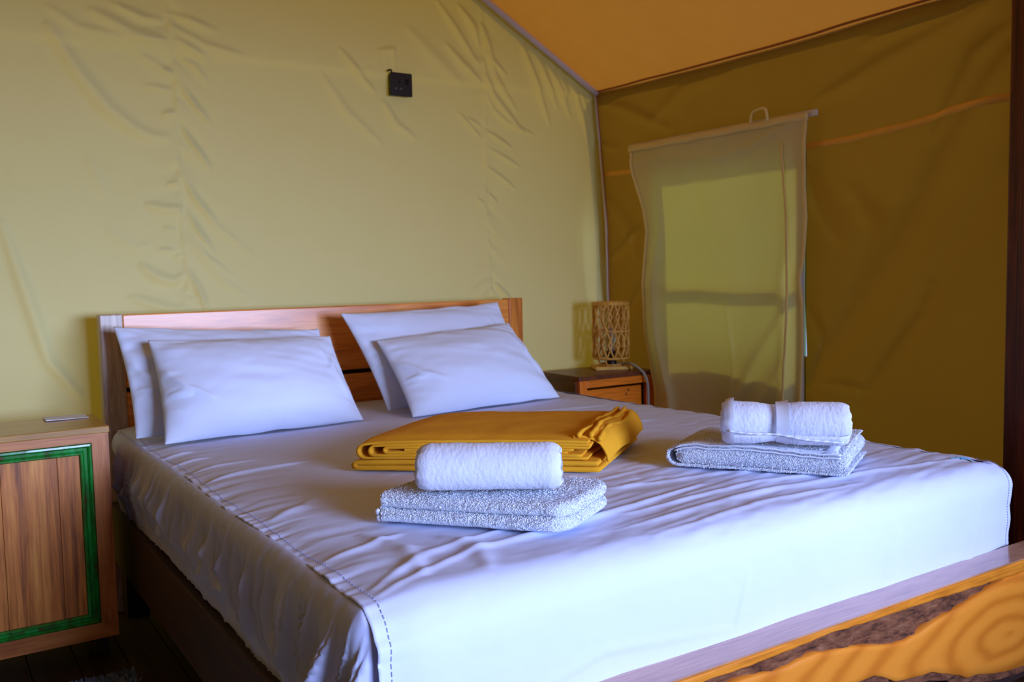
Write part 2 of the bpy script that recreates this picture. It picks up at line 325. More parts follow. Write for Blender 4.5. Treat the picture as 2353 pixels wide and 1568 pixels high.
def back_relief(X, Z):
    D = 2.0*strokes(X, Z, [(p_, w_*1.35, d_) for p_, w_, d_ in BACK])
    for sx, sd in ((seam_x1, 3), (seam_x2, 9)):
        d = X-sx(Z)
        pk = np.abs(vnoise(Z*34+np.where(d > 0, 40, 0), d*3+sd))**1.5
        slope = np.where(d > 0, .9, -.25)
        pk2 = vnoise((Z+slope*d)*30, np.where(d > 0, 5.5, 1.5), sd)
        D += .009*pk2*np.exp(-np.abs(d)/.05)*np.clip(np.abs(d)/.008, 0, 1)
        D += .0035*np.exp(-(d/.008)**2)*(1+.7*vnoise(Z*70, 0*Z, sd))
    D += .010*fbm(X*1.6, Z*1.3, 2) + .0012*fbm(X*9-Z*5, Z*5, 4)
    D += .010*sstep(1.855, 1.885, Z)*(1-sstep(1.9, 2.15, Z))-.02*np.sin(np.clip((Z-.9)/.97, 0, 1)*PI)
    return D
def roof_z(X): return RZ-np.abs(X-RX)*SL
nx, nz = 420, 330
u = np.linspace(0, 1, nx)[:, None]; v = np.linspace(0, 1, nz)[None, :]
def back_piece(name, z0f, z1f, m, parent, nz, yo=0.0):
    X = np.repeat(LX+(2.215-LX)*u, nz, 1)
    vv = np.linspace(0, 1, nz)[None, :]
    Z = z0f(X)+(z1f(X)-z0f(X))*vv
    # follow the corner line on the right
    X = np.minimum(X, wall_x(Z)+0.0)
    Y = YB+yo-back_relief(X, Z)
    return grid(name, np.stack([X, Y, Z], -1), m, parent, kind='structure' if not parent else None)
EV = lambda X: np.full_like(X, 1.868)
wb = back_piece('wall_back', lambda X: X*0, lambda X: roof_z(X)+.012, M_canvas, None, 400)
# right wall with window opening
ny, nz = 330, 230
Yg = np.linspace(YB+.06, YF, ny)[:, None]*np.ones((1, nz)); Zg = np.ones((ny, 1))*np.linspace(0, 1, nz)[None, :]*1.90
sag = -.012*np.sin(np.clip((YB-Yg)/1.9, 0, 1)*PI)
Zg = Zg*(1.897+sag)/1.90
Xg = wall_x(Zg)-2.2*strokes(Yg, Zg, RIGHT)
env = np.clip((YB-Yg)/.15, 0, 1)
Xg += env*(.012*fbm(Yg*1.5, Zg*1.5, 6)+.0015*fbm(Yg*8, Zg*5, 8)+.010)
mk = ~((Yg[:-1, :-1] < -.19) & (Yg[:-1, :-1] > -.93) & (Zg[:-1, :-1] > .75) & (Zg[:-1, :-1] < 1.50))
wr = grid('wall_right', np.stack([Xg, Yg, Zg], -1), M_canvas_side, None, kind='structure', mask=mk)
# strap sewn across the right wall
sy = [.173, -.01, -.3, -.6, -.961, -1.133, -1.361, -1.562, -1.72, -2.4]; szt = [1.537, 1.535, 1.53, 1.525, 1.524, 1.526, 1.543, 1.567, 1.58, 1.6]
ns_ = 160; ys = np.linspace(.185, -2.4, ns_); zt = np.interp(-ys, [-a for a in sy], szt)
P = np.zeros((ns_, 6, 3))
for k in range(6):
    zz = zt-.023*k/5+.001*vnoise(ys*20, 0*ys, k)
    base = wall_x(zz)-2.2*strokes(ys.copy(), zz, RIGHT)+np.clip((YB-ys)/.15, 0, 1)*(.012*fbm(ys*1.5, zz*1.5, 6)+.010)
    P[:, k] = np.stack([base-(.007 if 0 < k < 5 else .001), ys, zz], -1)
grid('strap', P, M_strap, wr)
# roof
def roof_side(name, xe, parent=None):
    nu, nv = 150, 200
    A = np.linspace(-.02, 1, nu)[:, None]*np.ones((1, nv)); Yr = np.ones((nu, 1))*np.linspace(YB+.02, YF-.02, nv)[None, :]
    Xr = xe+(RX-xe)*A; Zr = EZ+(RZ-EZ)*A; A = np.clip(A, 0, 1)
    s = -.012*np.sin(np.clip((YB-Yr)/1.9, 0, 1)*PI)*(1-A)**2
    dd = .012*fbm(Xr*1.3, Yr*1.1, 12)*np.sin(A*PI)**.5 + .002*fbm(Xr*7, Yr*3, 14)*np.sin(np.clip(A, 0, 1)*PI)
    if xe > RX:
        dd += .006*vnoise(Yr*9-(Xr-EX)*6, 0*Xr, 3)*np.exp(-A/.12)*np.clip(A/.02, 0, 1)
    return grid(name, np.stack([Xr, Yr, Zr+s+dd], -1), M_roof, parent, kind=None if parent else 'structure')
ceil = roof_side('ceiling', EX)
roof_side('roof_panel', LX, ceil)
# left wall, front wall with the tent opening
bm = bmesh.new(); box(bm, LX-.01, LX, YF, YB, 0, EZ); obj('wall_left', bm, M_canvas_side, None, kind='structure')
bm = bmesh.new()
prism(bm, [(LX, 0), (-.85, 0), (-.85, 1.60), (2.13, 1.60), (2.13, 0), (2.215, 0), (2.205, .65), (EX, EZ), (RX, RZ), (LX, EZ)], YF-.01, YF)
bmesh.ops.triangulate(bm, faces=bm.faces)
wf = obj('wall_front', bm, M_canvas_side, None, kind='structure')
boxo('added_light_blocker', (-.86, 2.14, YF-.02, YF-.012, 0, .70), M_canvas_side, wf, 0)  # unseen half-height panel added to keep low daylight off the bed foot
# white pipes and piping (trim)
bm = bmesh.new(); tube(bm, [(x, .165, EZ+(EX-x)*SL-.016) for x in np.linspace(EX-.012, RX, 16)], .0135, 10)
obj('trim_1', bm, M_pipe, None, True, kind='structure')
bm = bmesh.new(); zs = np.linspace(1.885, 0.02, 40)
tube(bm, [(float(wall_x(z))-.012, .178, z) for z in zs], .0075, 8); obj('trim_2', bm, M_pipe, None, True, kind='structure')
bm = bmesh.new(); ys = np.linspace(.19, -4.15, 90)
tube(bm, [(float(wall_x(1.89))+.008-.02, y, 1.897-.012*math.sin(min(max((YB-y)/1.9, 0), 1)*PI)-.002+.0025*float(vnoise(y*6, 0.0))) for y in ys], .0045, 8)
obj('trim_3', bm, M_piping, None, True, kind='structure')
bm = bmesh.new(); tube(bm, [(float(wall_x(z))-.022, .158, z) for z in zs], .003, 6); obj('trim_4', bm, M_piping, None, True, kind='structure')
# floor: subfloor and boards
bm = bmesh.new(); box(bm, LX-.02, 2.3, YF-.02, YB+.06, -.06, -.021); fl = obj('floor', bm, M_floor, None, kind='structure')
x = LX
brd = None
while x < 2.24:
    bm = bmesh.new(); box(bm, 0, .117, YF, YB+.03, -.0205, 0, .002, 1)
    if brd is None:
        me = bpy.data.meshes.new('floorboard'); bm.to_mesh(me); me.materials.append(M_floor); brd = me
    bm.free()
    o = bpy.data.objects.new('floorboard', brd); COL.objects.link(o); o.parent = fl; o.location = (x, 0, random.uniform(-.0006, 0)); x += .12

# dark pillar by the right wall
pl = thing('wooden_pillar', 'dark reddish-brown wooden tent pillar at the right edge, beyond the bed foot', 'pillar', (2.16, -1.80, 0))
boxo('post', (2.102, 2.20, -1.93, -1.715, 0, 1.86), M_pillar, pl, .006)
boxo('batten', (2.085, 2.102, -1.83, -1.76, 0, 1.86), M_pillar, pl, .003)

# ------------------------------------------------------------------ window and curtain
wn = boxo('window_1', (2.155, 2.175, -.948, -.922, .45, 1.57), M_white, None, .003, kind='structure')
for nm, d in (('frame_bar', (2.155, 2.175, -.20, -.17, .62, 1.57)), ('frame_bar', (2.155, 2.175, -.925, -.20, .62, .66)),
              ('frame_bar', (2.155, 2.175, -.925, -.20, 1.53, 1.57)), ('crossbar', (2.152, 2.170, -.925, -.20, .985, 1.015))):
    boxo(nm, d, M_white, wn, .003)
boxo('tree_stand_in', (2.177, 2.180, -.95, -.165, .50, 1.57), M_screen, wn, 0)  # made-up sheet over the opening, stands in for dark trees outside
ct = thing('window_curtain', 'pale yellow cloth curtain hanging over the window in the right wall', 'curtain', (2.13, -.5, 1.6))
CL = [(1.62, -.037), (1.507, -.043), (1.35, -.108), (1.256, -.128), (1.03, -.096), (.821, -.104), (.668, -.14), (.558, -.169), (.4, -.17)]
CR = [(1.62, -.982), (1.52, -.968), (1.368, -.965), (1.26, -.969), (1.106, -.954), (1.044, -.935), (.95, -.947), (.793, -.947), (.593, -.936), (.4, -.935)]
CL = [(a, b_-.02) for a, b_ in CL]; CR = [(a, b_-.022) for a, b_ in CR]
def cur_x(Y, Z, U):
    x = np.interp(Z, [.3, .97, 1.3, 1.64], [2.140, 2.135, 2.128, 2.118])
    fold = np.sin(np.clip((1.6-Z)/1.1, 0, 1)*PI*.5)
    x = x-.010*np.sin(U*9+1.5*Z)*fold*.5-.006*fbm(Y*5, Z*1.2, 21)
    x = x-.022*np.exp(-((U-.91)/.035)**2)*fold
    x = x-.012*np.exp(-((U-.10-.03*np.sin(Z*5))/.035)**2)*fold
    # swag creases under the rod
    arc = 1.545-.035*np.sin(U*PI)+.045*U+.02*np.sin(U*8)
    x = x-.006*np.exp(-((Z-arc)/.018)**2)
    x = x+strokes(Y, Z, [(((-.93, .98), (-.75, .72), (-.6, .5)), .03, .010), (((-.90, .75), (-.8, .6), (-.7, .48)), .03, .010), (((-.62, .45), (-.64, .7), (-.6, .95)), .012, .006)])*-1
    return x
nu, nv = 130, 170
U = np.linspace(0, 1, nu)[:, None]*np.ones((1, nv)); Z = np.ones((nu, 1))*np.linspace(1.60, .40, nv)[None, :]
Yc = interp(CL, Z)*(1-U)+interp(CR, Z)*U
C = np.stack([cur_x(Yc, Z, U), Yc, Z+.008*0], -1)
def thick(name, P, t, m, parent, axis=0, label=None):
    """closed slab from a surface grid: front, back and rim"""
    Q = P.copy(); Q[..., axis] += t
    nu, nv = P.shape[:2]; of = np.array(off_of(parent))
    V = np.concatenate([P.reshape(-1, 3), Q.reshape(-1, 3)])-of; n = nu*nv
    A, B = np.meshgrid(np.arange(nu-1), np.arange(nv-1), indexing='ij')
    F = np.stack([A*nv+B, (A+1)*nv+B, (A+1)*nv+B+1, A*nv+B+1], -1).reshape(-1, 4)
    rim = [i*nv for i in range(nu)]+[(nu-1)*nv+j for j in range(1, nv)]+[i*nv+nv-1 for i in range(nu-2, -1, -1)]+[j for j in range(nv-2, 0, -1)]
    r = np.array(rim); r2 = np.roll(r, -1)
    R = np.stack([r, r+n, r2+n, r2], -1)
    return raw(name, V, np.concatenate([F, F[:, ::-1]+n, R]), m, parent, label)
thick('panel', C, .003, M_curtain, ct)
# hems (top band and both edges)
nh = 90; uu = np.linspace(0, 1, nh)
P = np.zeros((nh, 5, 3))
for k in range(5):
    z = 1.622-.026*k/4+0*uu; y = (-.056)*(1-uu)+(-1.006)*uu
    P[:, k] = np.stack([2.112-(.003 if 0 < k < 4 else 0)+0*uu, y, z+.0015*np.sin(uu*30)], -1)
thick('top_hem', P, .010, M_hem, ct)
for E_, sg, nm in ((CL, -1, 'side_hem'), (CR, 1, 'side_hem')):
    zs = np.linspace(1.598, .40, 120); P = np.zeros((120, 4, 3))
    for k in range(4):
        e = interp(E_, zs)+sg*.014*k/3-sg*.002; u_ = np.full_like(zs, 0 if sg < 0 else 1.0)
        P[:, k] = np.stack([cur_x(interp(E_, zs), zs, u_)-.004-.001*(0 < k < 3), e, zs], -1)
    thick(nm, P, .002, M_hem, ct)
# inner folded edge strip on the right part of the curtain
zs = np.linspace(1.53, .40, 120); P = np.zeros((120, 4, 3))
for k in range(4):
    e = np.interp(-zs, [-1.53, -1.265, -.95, -.596, -.4], [-.892, -.915, -.922, -.902, -.90])+.010*k/3
    P[:, k] = np.stack([cur_x(e, zs, np.full_like(zs, .91))-.0045, e, zs], -1)
thick('inner_hem', P, .002, M_hem, ct)
bm = bmesh.new(); tube(bm, smoothpts([(2.106, -.835, 1.615), (2.102, -.833, 1.650), (2.104, -.82, 1.664), (2.106, -.795, 1.664), (2.106, -.765, 1.655), (2.106, -.755, 1.62)], 5), .0055, 6)
obj('tie_loop', bm, M_hem, ct, True)
rod = bmesh.new(); box(rod, 2.124, 2.136, -1.035, -.04, 1.607, 1.629, .002)
rd = obj('curtain_rod', rod, M_white, None); rd['label'] = 'white flat curtain rod sticking out at the top of the curtain'; rd['category'] = 'curtain rod'

# ------------------------------------------------------------------ wall socket
sk = thing('wall_socket', 'square black power socket high on the canvas wall above the bed', 'socket', (1.138, .18, 1.836))
boxo('faceplate', (1.092, 1.186, .165, .178, 1.791, 1.882), M_black, sk, .004, seg=3)
boxo('switch', (1.155, 1.168, .1615, .166, 1.838, 1.858), M_hole, sk, .001)
boxo('earth_slot', (1.124, 1.131, .1640, .1655, 1.838, 1.851), M_hole, sk, 0)
for x in (1.113, 1.135): boxo('pin_slot', (x-.004, x+.004, .1635, .1655, 1.816, 1.822), M_metal, sk, .001, label='small grey pin shutter')
bm = bmesh.new(); tube(bm, smoothpts([(1.082, .175, 1.885), (1.090, .170, 1.889), (1.096, .170, 1.889), (1.099, .172, 1.880)], 4), .0035, 6); obj('cable_stub', bm, M_black, sk, True)
boxo('back_box', (1.096, 1.182, .178, .20, 1.795, 1.878), M_black, sk, .002)

# ------------------------------------------------------------------ bed frame
bed = thing('double_bed', 'wooden double bed with orange plank headboard and live-edge footboard', 'bed', (.81, -1.0, 0))
def hb(name, x0, x1, z0, z1, m, y0=.03, y1=.07, label=None, bev=.004): return boxo(name, (x0, x1, y0, y1, z0, z1), m, bed, bev, label)
hb('headboard_post', -.030, .040, 0, .979, M_post, .025, .085, 'pale weathered wooden post', .004)
hb('headboard_post', 1.532, 1.598, 0, .981, M_post2, .025, .085, 'bright orange wooden post')
hb('headboard_plank', .040, 1.532, .738, .977, M_hb)
hb('headboard_plank', .040, 1.532, .45, .722, M_hb, .034, .07)
boxo('headboard_backing', (.04, 1.532, .075, .082, .45, .95), M_dark, bed, 0)
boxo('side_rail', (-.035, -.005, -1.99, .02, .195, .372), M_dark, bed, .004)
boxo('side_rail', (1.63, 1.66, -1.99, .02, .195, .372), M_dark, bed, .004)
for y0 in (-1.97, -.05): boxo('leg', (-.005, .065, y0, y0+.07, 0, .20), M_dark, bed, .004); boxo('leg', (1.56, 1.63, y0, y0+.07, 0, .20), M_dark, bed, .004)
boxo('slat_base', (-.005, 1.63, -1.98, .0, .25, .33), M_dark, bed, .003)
# footboard
FX0, FX1, FY = -.06, 1.70, -2.065
boxo('footboard_ledge', (FX0, FX1, FY+.001, -1.992, .4098, .4135), M_ledge, bed, .0012, 'smooth greyish wooden ledge on top of the footboard', seg=3)
bt = [(-.06, .36), (.3, .37), (.557, .392), (.706, .391), (.872, .398), (1.002, .394), (1.143, .392), (1.298, .387), (1.484, .382), (1.49, .3815)]
bb = [(-.06, .33), (.3, .345), (.64, .371), (.751, .367), (.847, .370), (.949, .357), (1.06, .333), (1.115, .327), (1.165, .333), (1.22, .344), (1.347, .362), (1.484, .381), (1.49, .3815)]
le = [(-.06, .30), (.3, .29), (.7, .275), (.976, .280), (1.02, .277), (1.045, .270), (1.088, .250), (1.146, .240), (1.21, .235), (1.27, .218), (1.34, .190), (1.404, .181), (1.45, .172), (1.492, .162), (1.571, .157), (1.70, .15)]
nxx = 260; xs = np.linspace(FX0, FX1, nxx)
ztop = np.full(nxx, .4094); zbt = np.where(xs < 1.49, np.interp(xs, *zip(*bt)), .3815)+.0012*vnoise(xs*45, 0*xs); zbb = np.where(xs < 1.49, np.interp(xs, *zip(*bb)), .3815)+.0015*vnoise(xs*30, 0*xs, 3)
zbb = np.minimum(zbb, zbt-.0005)
zle = np.interp(xs, *zip(*le))+.002*vnoise(xs*30, 0*xs, 5)
def slab(name, zt_, zb_, m, y0, y1, label=None, r=.003, rough=0, nzz=8):
    """plank whose outline follows two curves; rounded front edges"""
    prof = []
    for k in range(nzz+1):
        f = k/nzz; prof.append(f)
    P = []
    P.append(np.stack([xs, xs*0+y1, zt_], -1))
    P.append(np.stack([xs, xs*0+y0+r, zt_], -1))
    for f in prof:
        z = (zt_-r)*(1-f)+(zb_+r)*f
        z = np.where(zt_-zb_ > 2*r, z, (zt_+zb_)/2)
        y = xs*0+y0
        if rough: y = y+rough*fbm(xs*28, z*60, 31, 4)
        P.append(np.stack([xs, y, z], -1))
    P.append(np.stack([xs, xs*0+y0+r, zb_], -1)); P.append(np.stack([xs, xs*0+y1, zb_], -1))
    return grid(name, np.stack(P, 1), m, bed, label, closev=True, smooth=False)
slab('footboard_plank', ztop, zbt, M_foot, FY, FY+.035, 'upper orange plank of the footboard')
slab('footboard_slab', zbb, zle, M_slab, FY+.001, FY+.036, 'wavy live-edge slab of the footboard')
slab('bark_inlay', zbt+.003, zbb-.003, M_bark, FY+.010, FY+.034, 'rough brown bark strip in the footboard', .001, .012, 18)
slab('bark_edge', zle+.002, zle-.016-.006*np.abs(vnoise(xs*6, 0*xs, 9)), M_bark, FY+.006, FY+.034, 'dark bark along the lower live edge', .002, .008, 8)
boxo('footboard_beam', (FX0, FX1, FY+.037, -1.995, .10, .4090), M_dark, bed, .002)

# ------------------------------------------------------------------ mattress and sheets
mt = bmesh.new(); box(mt, .004, 1.612, -1.955, .012, .331, .598, .035, 5)
mo = obj('mattress', mt, M_sheet, None, True); mo['label'] = 'thick white mattress under the sheets, its side bare near the headboard'; mo['category'] = 'mattress'
sh = thing('bed_sheet', 'white cotton sheet with blue edge stitching stretched over the mattress', 'bed sheet', (.81, -1.0, .62))
YE = -1.995; RF = .07; ZB = .392
def prof(s):
    """arc length s from the head edge -> y, z (before relief)"""
    s = np.asarray(s, float); L1 = abs(YE)-.0-RF; La = RF*PI/2
    a = np.clip((s-L1)/RF, 0, PI/2)
    y = -np.minimum(s, L1)-RF*np.sin(a); z = .618-RF*(1-np.cos(a))-np.maximum(s-L1-La, 0)
    ny_, nz_ = -np.sin(a), np.cos(a)
    return y, z, ny_, nz_
LT = (abs(YE)-RF)+RF*PI/2+(.618-RF-ZB)
SHEET = [(((.02, -1.93), (.25, -1.83), (.55, -1.78), (.9, -1.72)), .012, .006), (((.03, -1.90), (.18, -1.80), (.4, -1.74)), .012, .005),
         (((.12, -1.90), (.16, -1.75), (.13, -1.62)), .018, .006), (((.22, -1.93), (.27, -1.80), (.24, -1.72)), .02, .006),
         (((.02, -1.72), (.1, -1.70), (.2, -1.66)), .012, .005), (((.03, -1.42), (.12, -1.36), (.18, -1.30)), .016, .004),
         (((.0, -1.0), (.14, -.96), (.32, -.93)), .008, .007), (((.0, -.86), (.1, -.83), (.2, -.82)), .007, .005), (((.0, -.72), (.12, -.70)), .007, .006), (((.0, -.60), (.10, -.585)), .007, .006),
         (((.7, -1.62), (1.0, -1.66), (1.3, -1.80)), .014, .004), (((.5, -1.88), (.9, -1.84), (1.3, -1.86), (1.6, -1.9)), .012, .005), (((.6, -1.80), (1.0, -1.78), (1.35, -1.84)), .01, .004),
         (((.9, -1.35), (1.2, -1.42), (1.5, -1.55)), .016, .004), (((.2, -1.52), (.35, -1.47)), .02, .004),
         (((.55, -1.94), (.9, -1.90), (1.2, -1.91)), .01, .004), (((1.0, -.95), (1.4, -1.0)), .02, .004), (((1.1, -.62), (1.5, -.66)), .02, .004),
         (((.70, -2.16), (.74, -2.05)), .006, .003), (((.1, -2.18), (.4, -2.12), (.7, -2.15)), .008, .003), (((1.15, -2.15), (1.2, -2.05)), .02, .004), (((1.45, -2.20), (1.5, -2.05)), .02, .005)]
def sheet_at(x, s):
    y, z, a, b_ = prof(s)
    x = np.asarray(x, float)+0*y
    el = x-.0; er = 1.64-x
    h = -.010*np.exp(-(el/.05)**2)-.012*np.exp(-(er/.06)**2)
    h = h+.006*fbm(x*2.5, s*2.5, 41)
    h = h+strokes(x, -s, SHEET)
    h = h+.0045*vnoise(s*34+2*x, x*3.5, 42)*np.exp(-el/.10)+.0022*vnoise(s*80+3*x, x*6, 43)*np.exp(-el/.045)
    h = h+.0025*vnoise(s*30, x*3, 44)*np.exp(-er/.08)
    # pulled creases running across the foot third
    mk_ = sstep(1.0, 1.6, s)*(1-sstep(1.95, 2.02, s))*sstep(.25, .6, x)
    h = h+mk_*(.0017*vnoise((s+.10*x)*26, x*2.2, 45)+.0013*vnoise((s+.16*x)*60, x*7, 46))
    h = h+(.0008+.0006*mk_)*fbm(x*26, s*40, 47)
    h = h+.003*vnoise(x*7, s*1.5, 48)*sstep(1.98, 2.1, s)
    return np.stack([x+.004*np.sin(s*9)*np.exp(-el/.05), y+a*h, z+b_*h], -1)
nu, nv = 330, 440
ue = np.linspace(0, 1, nu); ue = ue  # across
X = (ue[:, None]*1.64)*np.ones((1, nv)); S = np.ones((nu, 1))*np.linspace(.0, LT, nv)[None, :]
X = X-.0
bot = .012*np.sin(X*2.2)*sstep(2.1, LT, S)
S2 = S+bot*0
X = X+ (X/1.64)*.018*sstep(1.9, 2.05, S) + .008*(X/1.64)*np.sin(S*14)*sstep(1.95, 2.05, S)
thick('top_panel', sheet_at(X, S2), -.0015, M_sheet, sh, 2)
# stitching line set in from the edge
def stitch(x_fn, s0, s1, n):
    bm = bmesh.new(); ss = np.linspace(s0, s1, n)
    P = sheet_at(x_fn(ss), ss)
    y, z, a, b_ = prof(ss); P[:, 1] += a*.0012; P[:, 2] += b_*.0012
    k = 0
    for i in range(0, n-2, 3): tube(bm, [P[i], P[i+1], P[i+2]], .0006, 4)
    return obj('stitching', bm, M_thread, sh, True, 'thin blue stitching line', 'stuff')
stitch(lambda s: .020+.003*np.sin(s*11), .25, LT-.01, 520)
stitch(lambda s: 1.64*1.011-.016+.004*np.sin(s*14), 1.9, LT-.01, 130)
bm = bmesh.new()
for q in ([(1.560, 1.885), (1.585, 1.892), (1.612, 1.888)], [(1.575, 1.905), (1.60, 1.887), (1.618, 1.900)], [(1.590, 1.880), (1.595, 1.905), (1.588, 1.925)]):
    P = [Vector(sheet_at(np.array([a]), np.array([b_]))[0])+Vector((0, 0, .001)) for a, b_ in q]
    tube(bm, smoothpts(P, 4), .0016, 5)
obj('laundry_mark', bm, M_mark, sh, True, 'small teal ink mark near the far foot corner')
# side skirts
def skirt(sx, label):
    """pleated side: seam at x = edge, rolls over the mattress edge and hangs"""
    ns, ntt = 620, 60
    t = np.linspace(0, 1, ntt)[None, :]*np.ones((ns, 1)); a = np.linspace(0, 1, ns)[:, None]*np.ones((1, ntt))
    # path along the bed: straight, then around the foot corner
    ystart = -.035-.10*t; R = .045; Ls = abs(YE)-R-.012
    tot = Ls+R*PI/2*.80
    s = -ystart+(tot+ystart)*a
    ang = np.clip((s-Ls)/R, 0, PI/2)
    nxv, nyv = -np.cos(ang), -np.sin(ang)
    bx = 0.045-R*np.cos(ang); by = -np.minimum(s, Ls)-(R-.010)*np.sin(ang)
    zb = np.interp(a, [0, .08, .3, .6, .8, 1], [.345, .362, .384, .378, .362, .35])
    tt = np.clip(t/.22, 0, 1); roll = np.sin(tt*PI/2)
    z = .6085-.052*(1-np.cos(tt*PI/2))*1.0-np.clip((t-.22)/.78, 0, 1)*(.5565-zb)
    out = -.002+.030*roll-.010*sstep(.3, .9, t)
    # pleats
    sh_ = s+.05*(t-.3)*np.sin(s*4)
    amp = .020*sstep(.10, .45, t)*(1-.85*sstep(.6, 1, t))
    pl_ = 1.6*(1-np.abs(vnoise(sh_*20, t*.8, 61)))**4 + .9*(1-np.abs(vnoise(sh_*41+3, t*1.1, 62)))**4-.6
    big = sstep(1.72, 1.85, s)
    out = out+amp*pl_*(1+.4*big)+big*.011*sstep(.12, .4, t)*np.abs(np.sin(sh_*52+.6*np.sin(t*3)))**.7
    out = out+.0012*vnoise(s*70, t*3, 63)*(1-sstep(.1, .5, t))
    out = out+.004*vnoise(s*3, t*2, 64)
    yy = by+nyv*out*np.where(ang > 0, .12, 0)
    cz = np.clip((z-.548+.004)/RF, 0, 1); ylim = -(abs(YE)-RF+RF*np.sqrt(1-cz*cz))+.016
    yy = np.maximum(yy, ylim)
    xx = bx+nxv*out; xx = np.where(s > 1.9, np.minimum(xx, .012+.03*sstep(.3, .6, t)), xx)
    P = np.stack([xx, yy, z], -1)
    if sx > 0: P[..., 0] = 1.625-P[..., 0]
    thick('side_skirt', P, .0015*(1 if sx < 0 else -1), M_skirt, sh, 0, label)
skirt(-1, 'gathered pleated side of the sheet')
skirt(1, 'gathered pleated side of the sheet')

# ------------------------------------------------------------------ pillows
def pillow(name, label, TL, TR, BR, BL, T, seed, back=.02, humps=()):
    root = thing(name, label, 'pillow', tuple((Vector(BL)+Vector(BR))/2), 'white pillows against the headboard')
    n, m_ = 110, 80
    U = np.linspace(-1, 1, n)[:, None]*np.ones((1, m_)); V = np.ones((n, 1))*np.linspace(-1, 1, m_)[None, :]
    TL, TR, BR, BL = map(np.array, (TL, TR, BR, BL))
    u = (U+1)/2; v = (V+1)/2
    # pinched sides: edges pulled in between the pointed corners
    pu = U*(1-.035*(1-V**2)); pv = V*(1-np.where(V > 0, .06, .0)*(1-np.abs(U)**2.2))
    a = (pu+1)/2; b_ = (pv+1)/2
    base = ((1-a)*b_)[..., None]*TL+(a*b_)[..., None]*TR+(a*(1-b_))[..., None]*BR+((1-a)*(1-b_))[..., None]*BL
    ex = (TR-TL)+(BR-BL); ey = (TL-BL)+(TR-BR); nn = np.cross(ex, ey); nn = nn/np.linalg.norm(nn)
    if nn[1] > 0: nn = -nn
    prof_ = (1-np.abs(U)**2.6)**.62*(1-np.abs(V)**2.4)**.62
    edge = np.exp(-((1-np.abs(U))/.18)**2)+np.exp(-((1-np.abs(V))/.2)**2)
    wr_ = .006*fbm(U*1.8+seed, V*1.8, seed)+.0035*edge*vnoise(U*7+V*5, V*9, seed+1)*(prof_ > 0)+.004*vnoise((U*.5+V)*5, (U-V)*1.2, seed+2)
    cr = strokes(U, V, [(((-.98, .3), (-.8, -.2), (-.55, -.5)), .05, .010), (((.95, .5), (.8, 0), (.9, -.6)), .05, .008), (((-.95, -.2), (-.75, -.35)), .04, .008), (((.7, .7), (.82, .1), (.98, -.7)), .04, .006)])
    front = T*prof_*(1-.25*V*prof_)+(wr_+cr)*np.clip(prof_*3, 0, 1)
    rim = .003+0*prof_
    wob = .004*vnoise(U*4, V*4, seed+5)
    A = base+nn*(front+rim)[..., None]; A[..., 2] += wob*(np.abs(V) > .97)
    B = base+nn*((-back*prof_))[..., None]; B[..., 2] += wob*(np.abs(V) > .97)
    of = np.array(root.location); nn_ = n*m_
    Vv = np.concatenate([A.reshape(-1, 3), B.reshape(-1, 3)])
    zf = .6235; Vv[:, 2] = np.maximum(Vv[:, 2], zf+(Vv[:, 2]-zf)*.0)
    a_, b2 = np.meshgrid(np.arange(n-1), np.arange(m_-1), indexing='ij')
    F = np.stack([a_*m_+b2, (a_+1)*m_+b2, (a_+1)*m_+b2+1, a_*m_+b2+1], -1).reshape(-1, 4)
    rim_ = [i*m_ for i in range(n)]+[(n-1)*m_+j for j in range(1, m_)]+[i*m_+m_-1 for i in range(n-2, -1, -1)]+[j for j in range(m_-2, 0, -1)]
    r = np.array(rim_); r2 = np.roll(r, -1)
    raw('pillowcase', Vv-of, np.concatenate([F, F[:, ::-1]+nn_, np.stack([r, r2, r2+nn_, r+nn_], -1)[:, ::-1]]), M_pillow, root)
    return root
pillow('pillow', 'white pillow at the left, partly hidden, leaning directly on the headboard', (-.010, -.10, .943), (.655, -.10, .905), (.66, -.30, .625), (-.005, -.335, .625), .062, 3, .03)
pillow('pillow', 'white pillow at the left, in front of the other left pillow', (.062, -.235, .905), (.645, -.225, .887), (.665, -.435, .625), (.045, -.475, .625), .085, 7, -.015)
pillow('pillow', 'white pillow at the right, tilted and leaning directly on the headboard', (.738, -.10, .955), (1.40, -.09, .972), (1.44, -.30, .625), (.805, -.325, .628), .062, 13, .03)
pillow('pillow', 'white pillow at the right, in front of the tilted one', (.810, -.235, .862), (1.37, -.215, .892), (1.452, -.425, .625), (.812, -.495, .625), .085, 19, -.015)

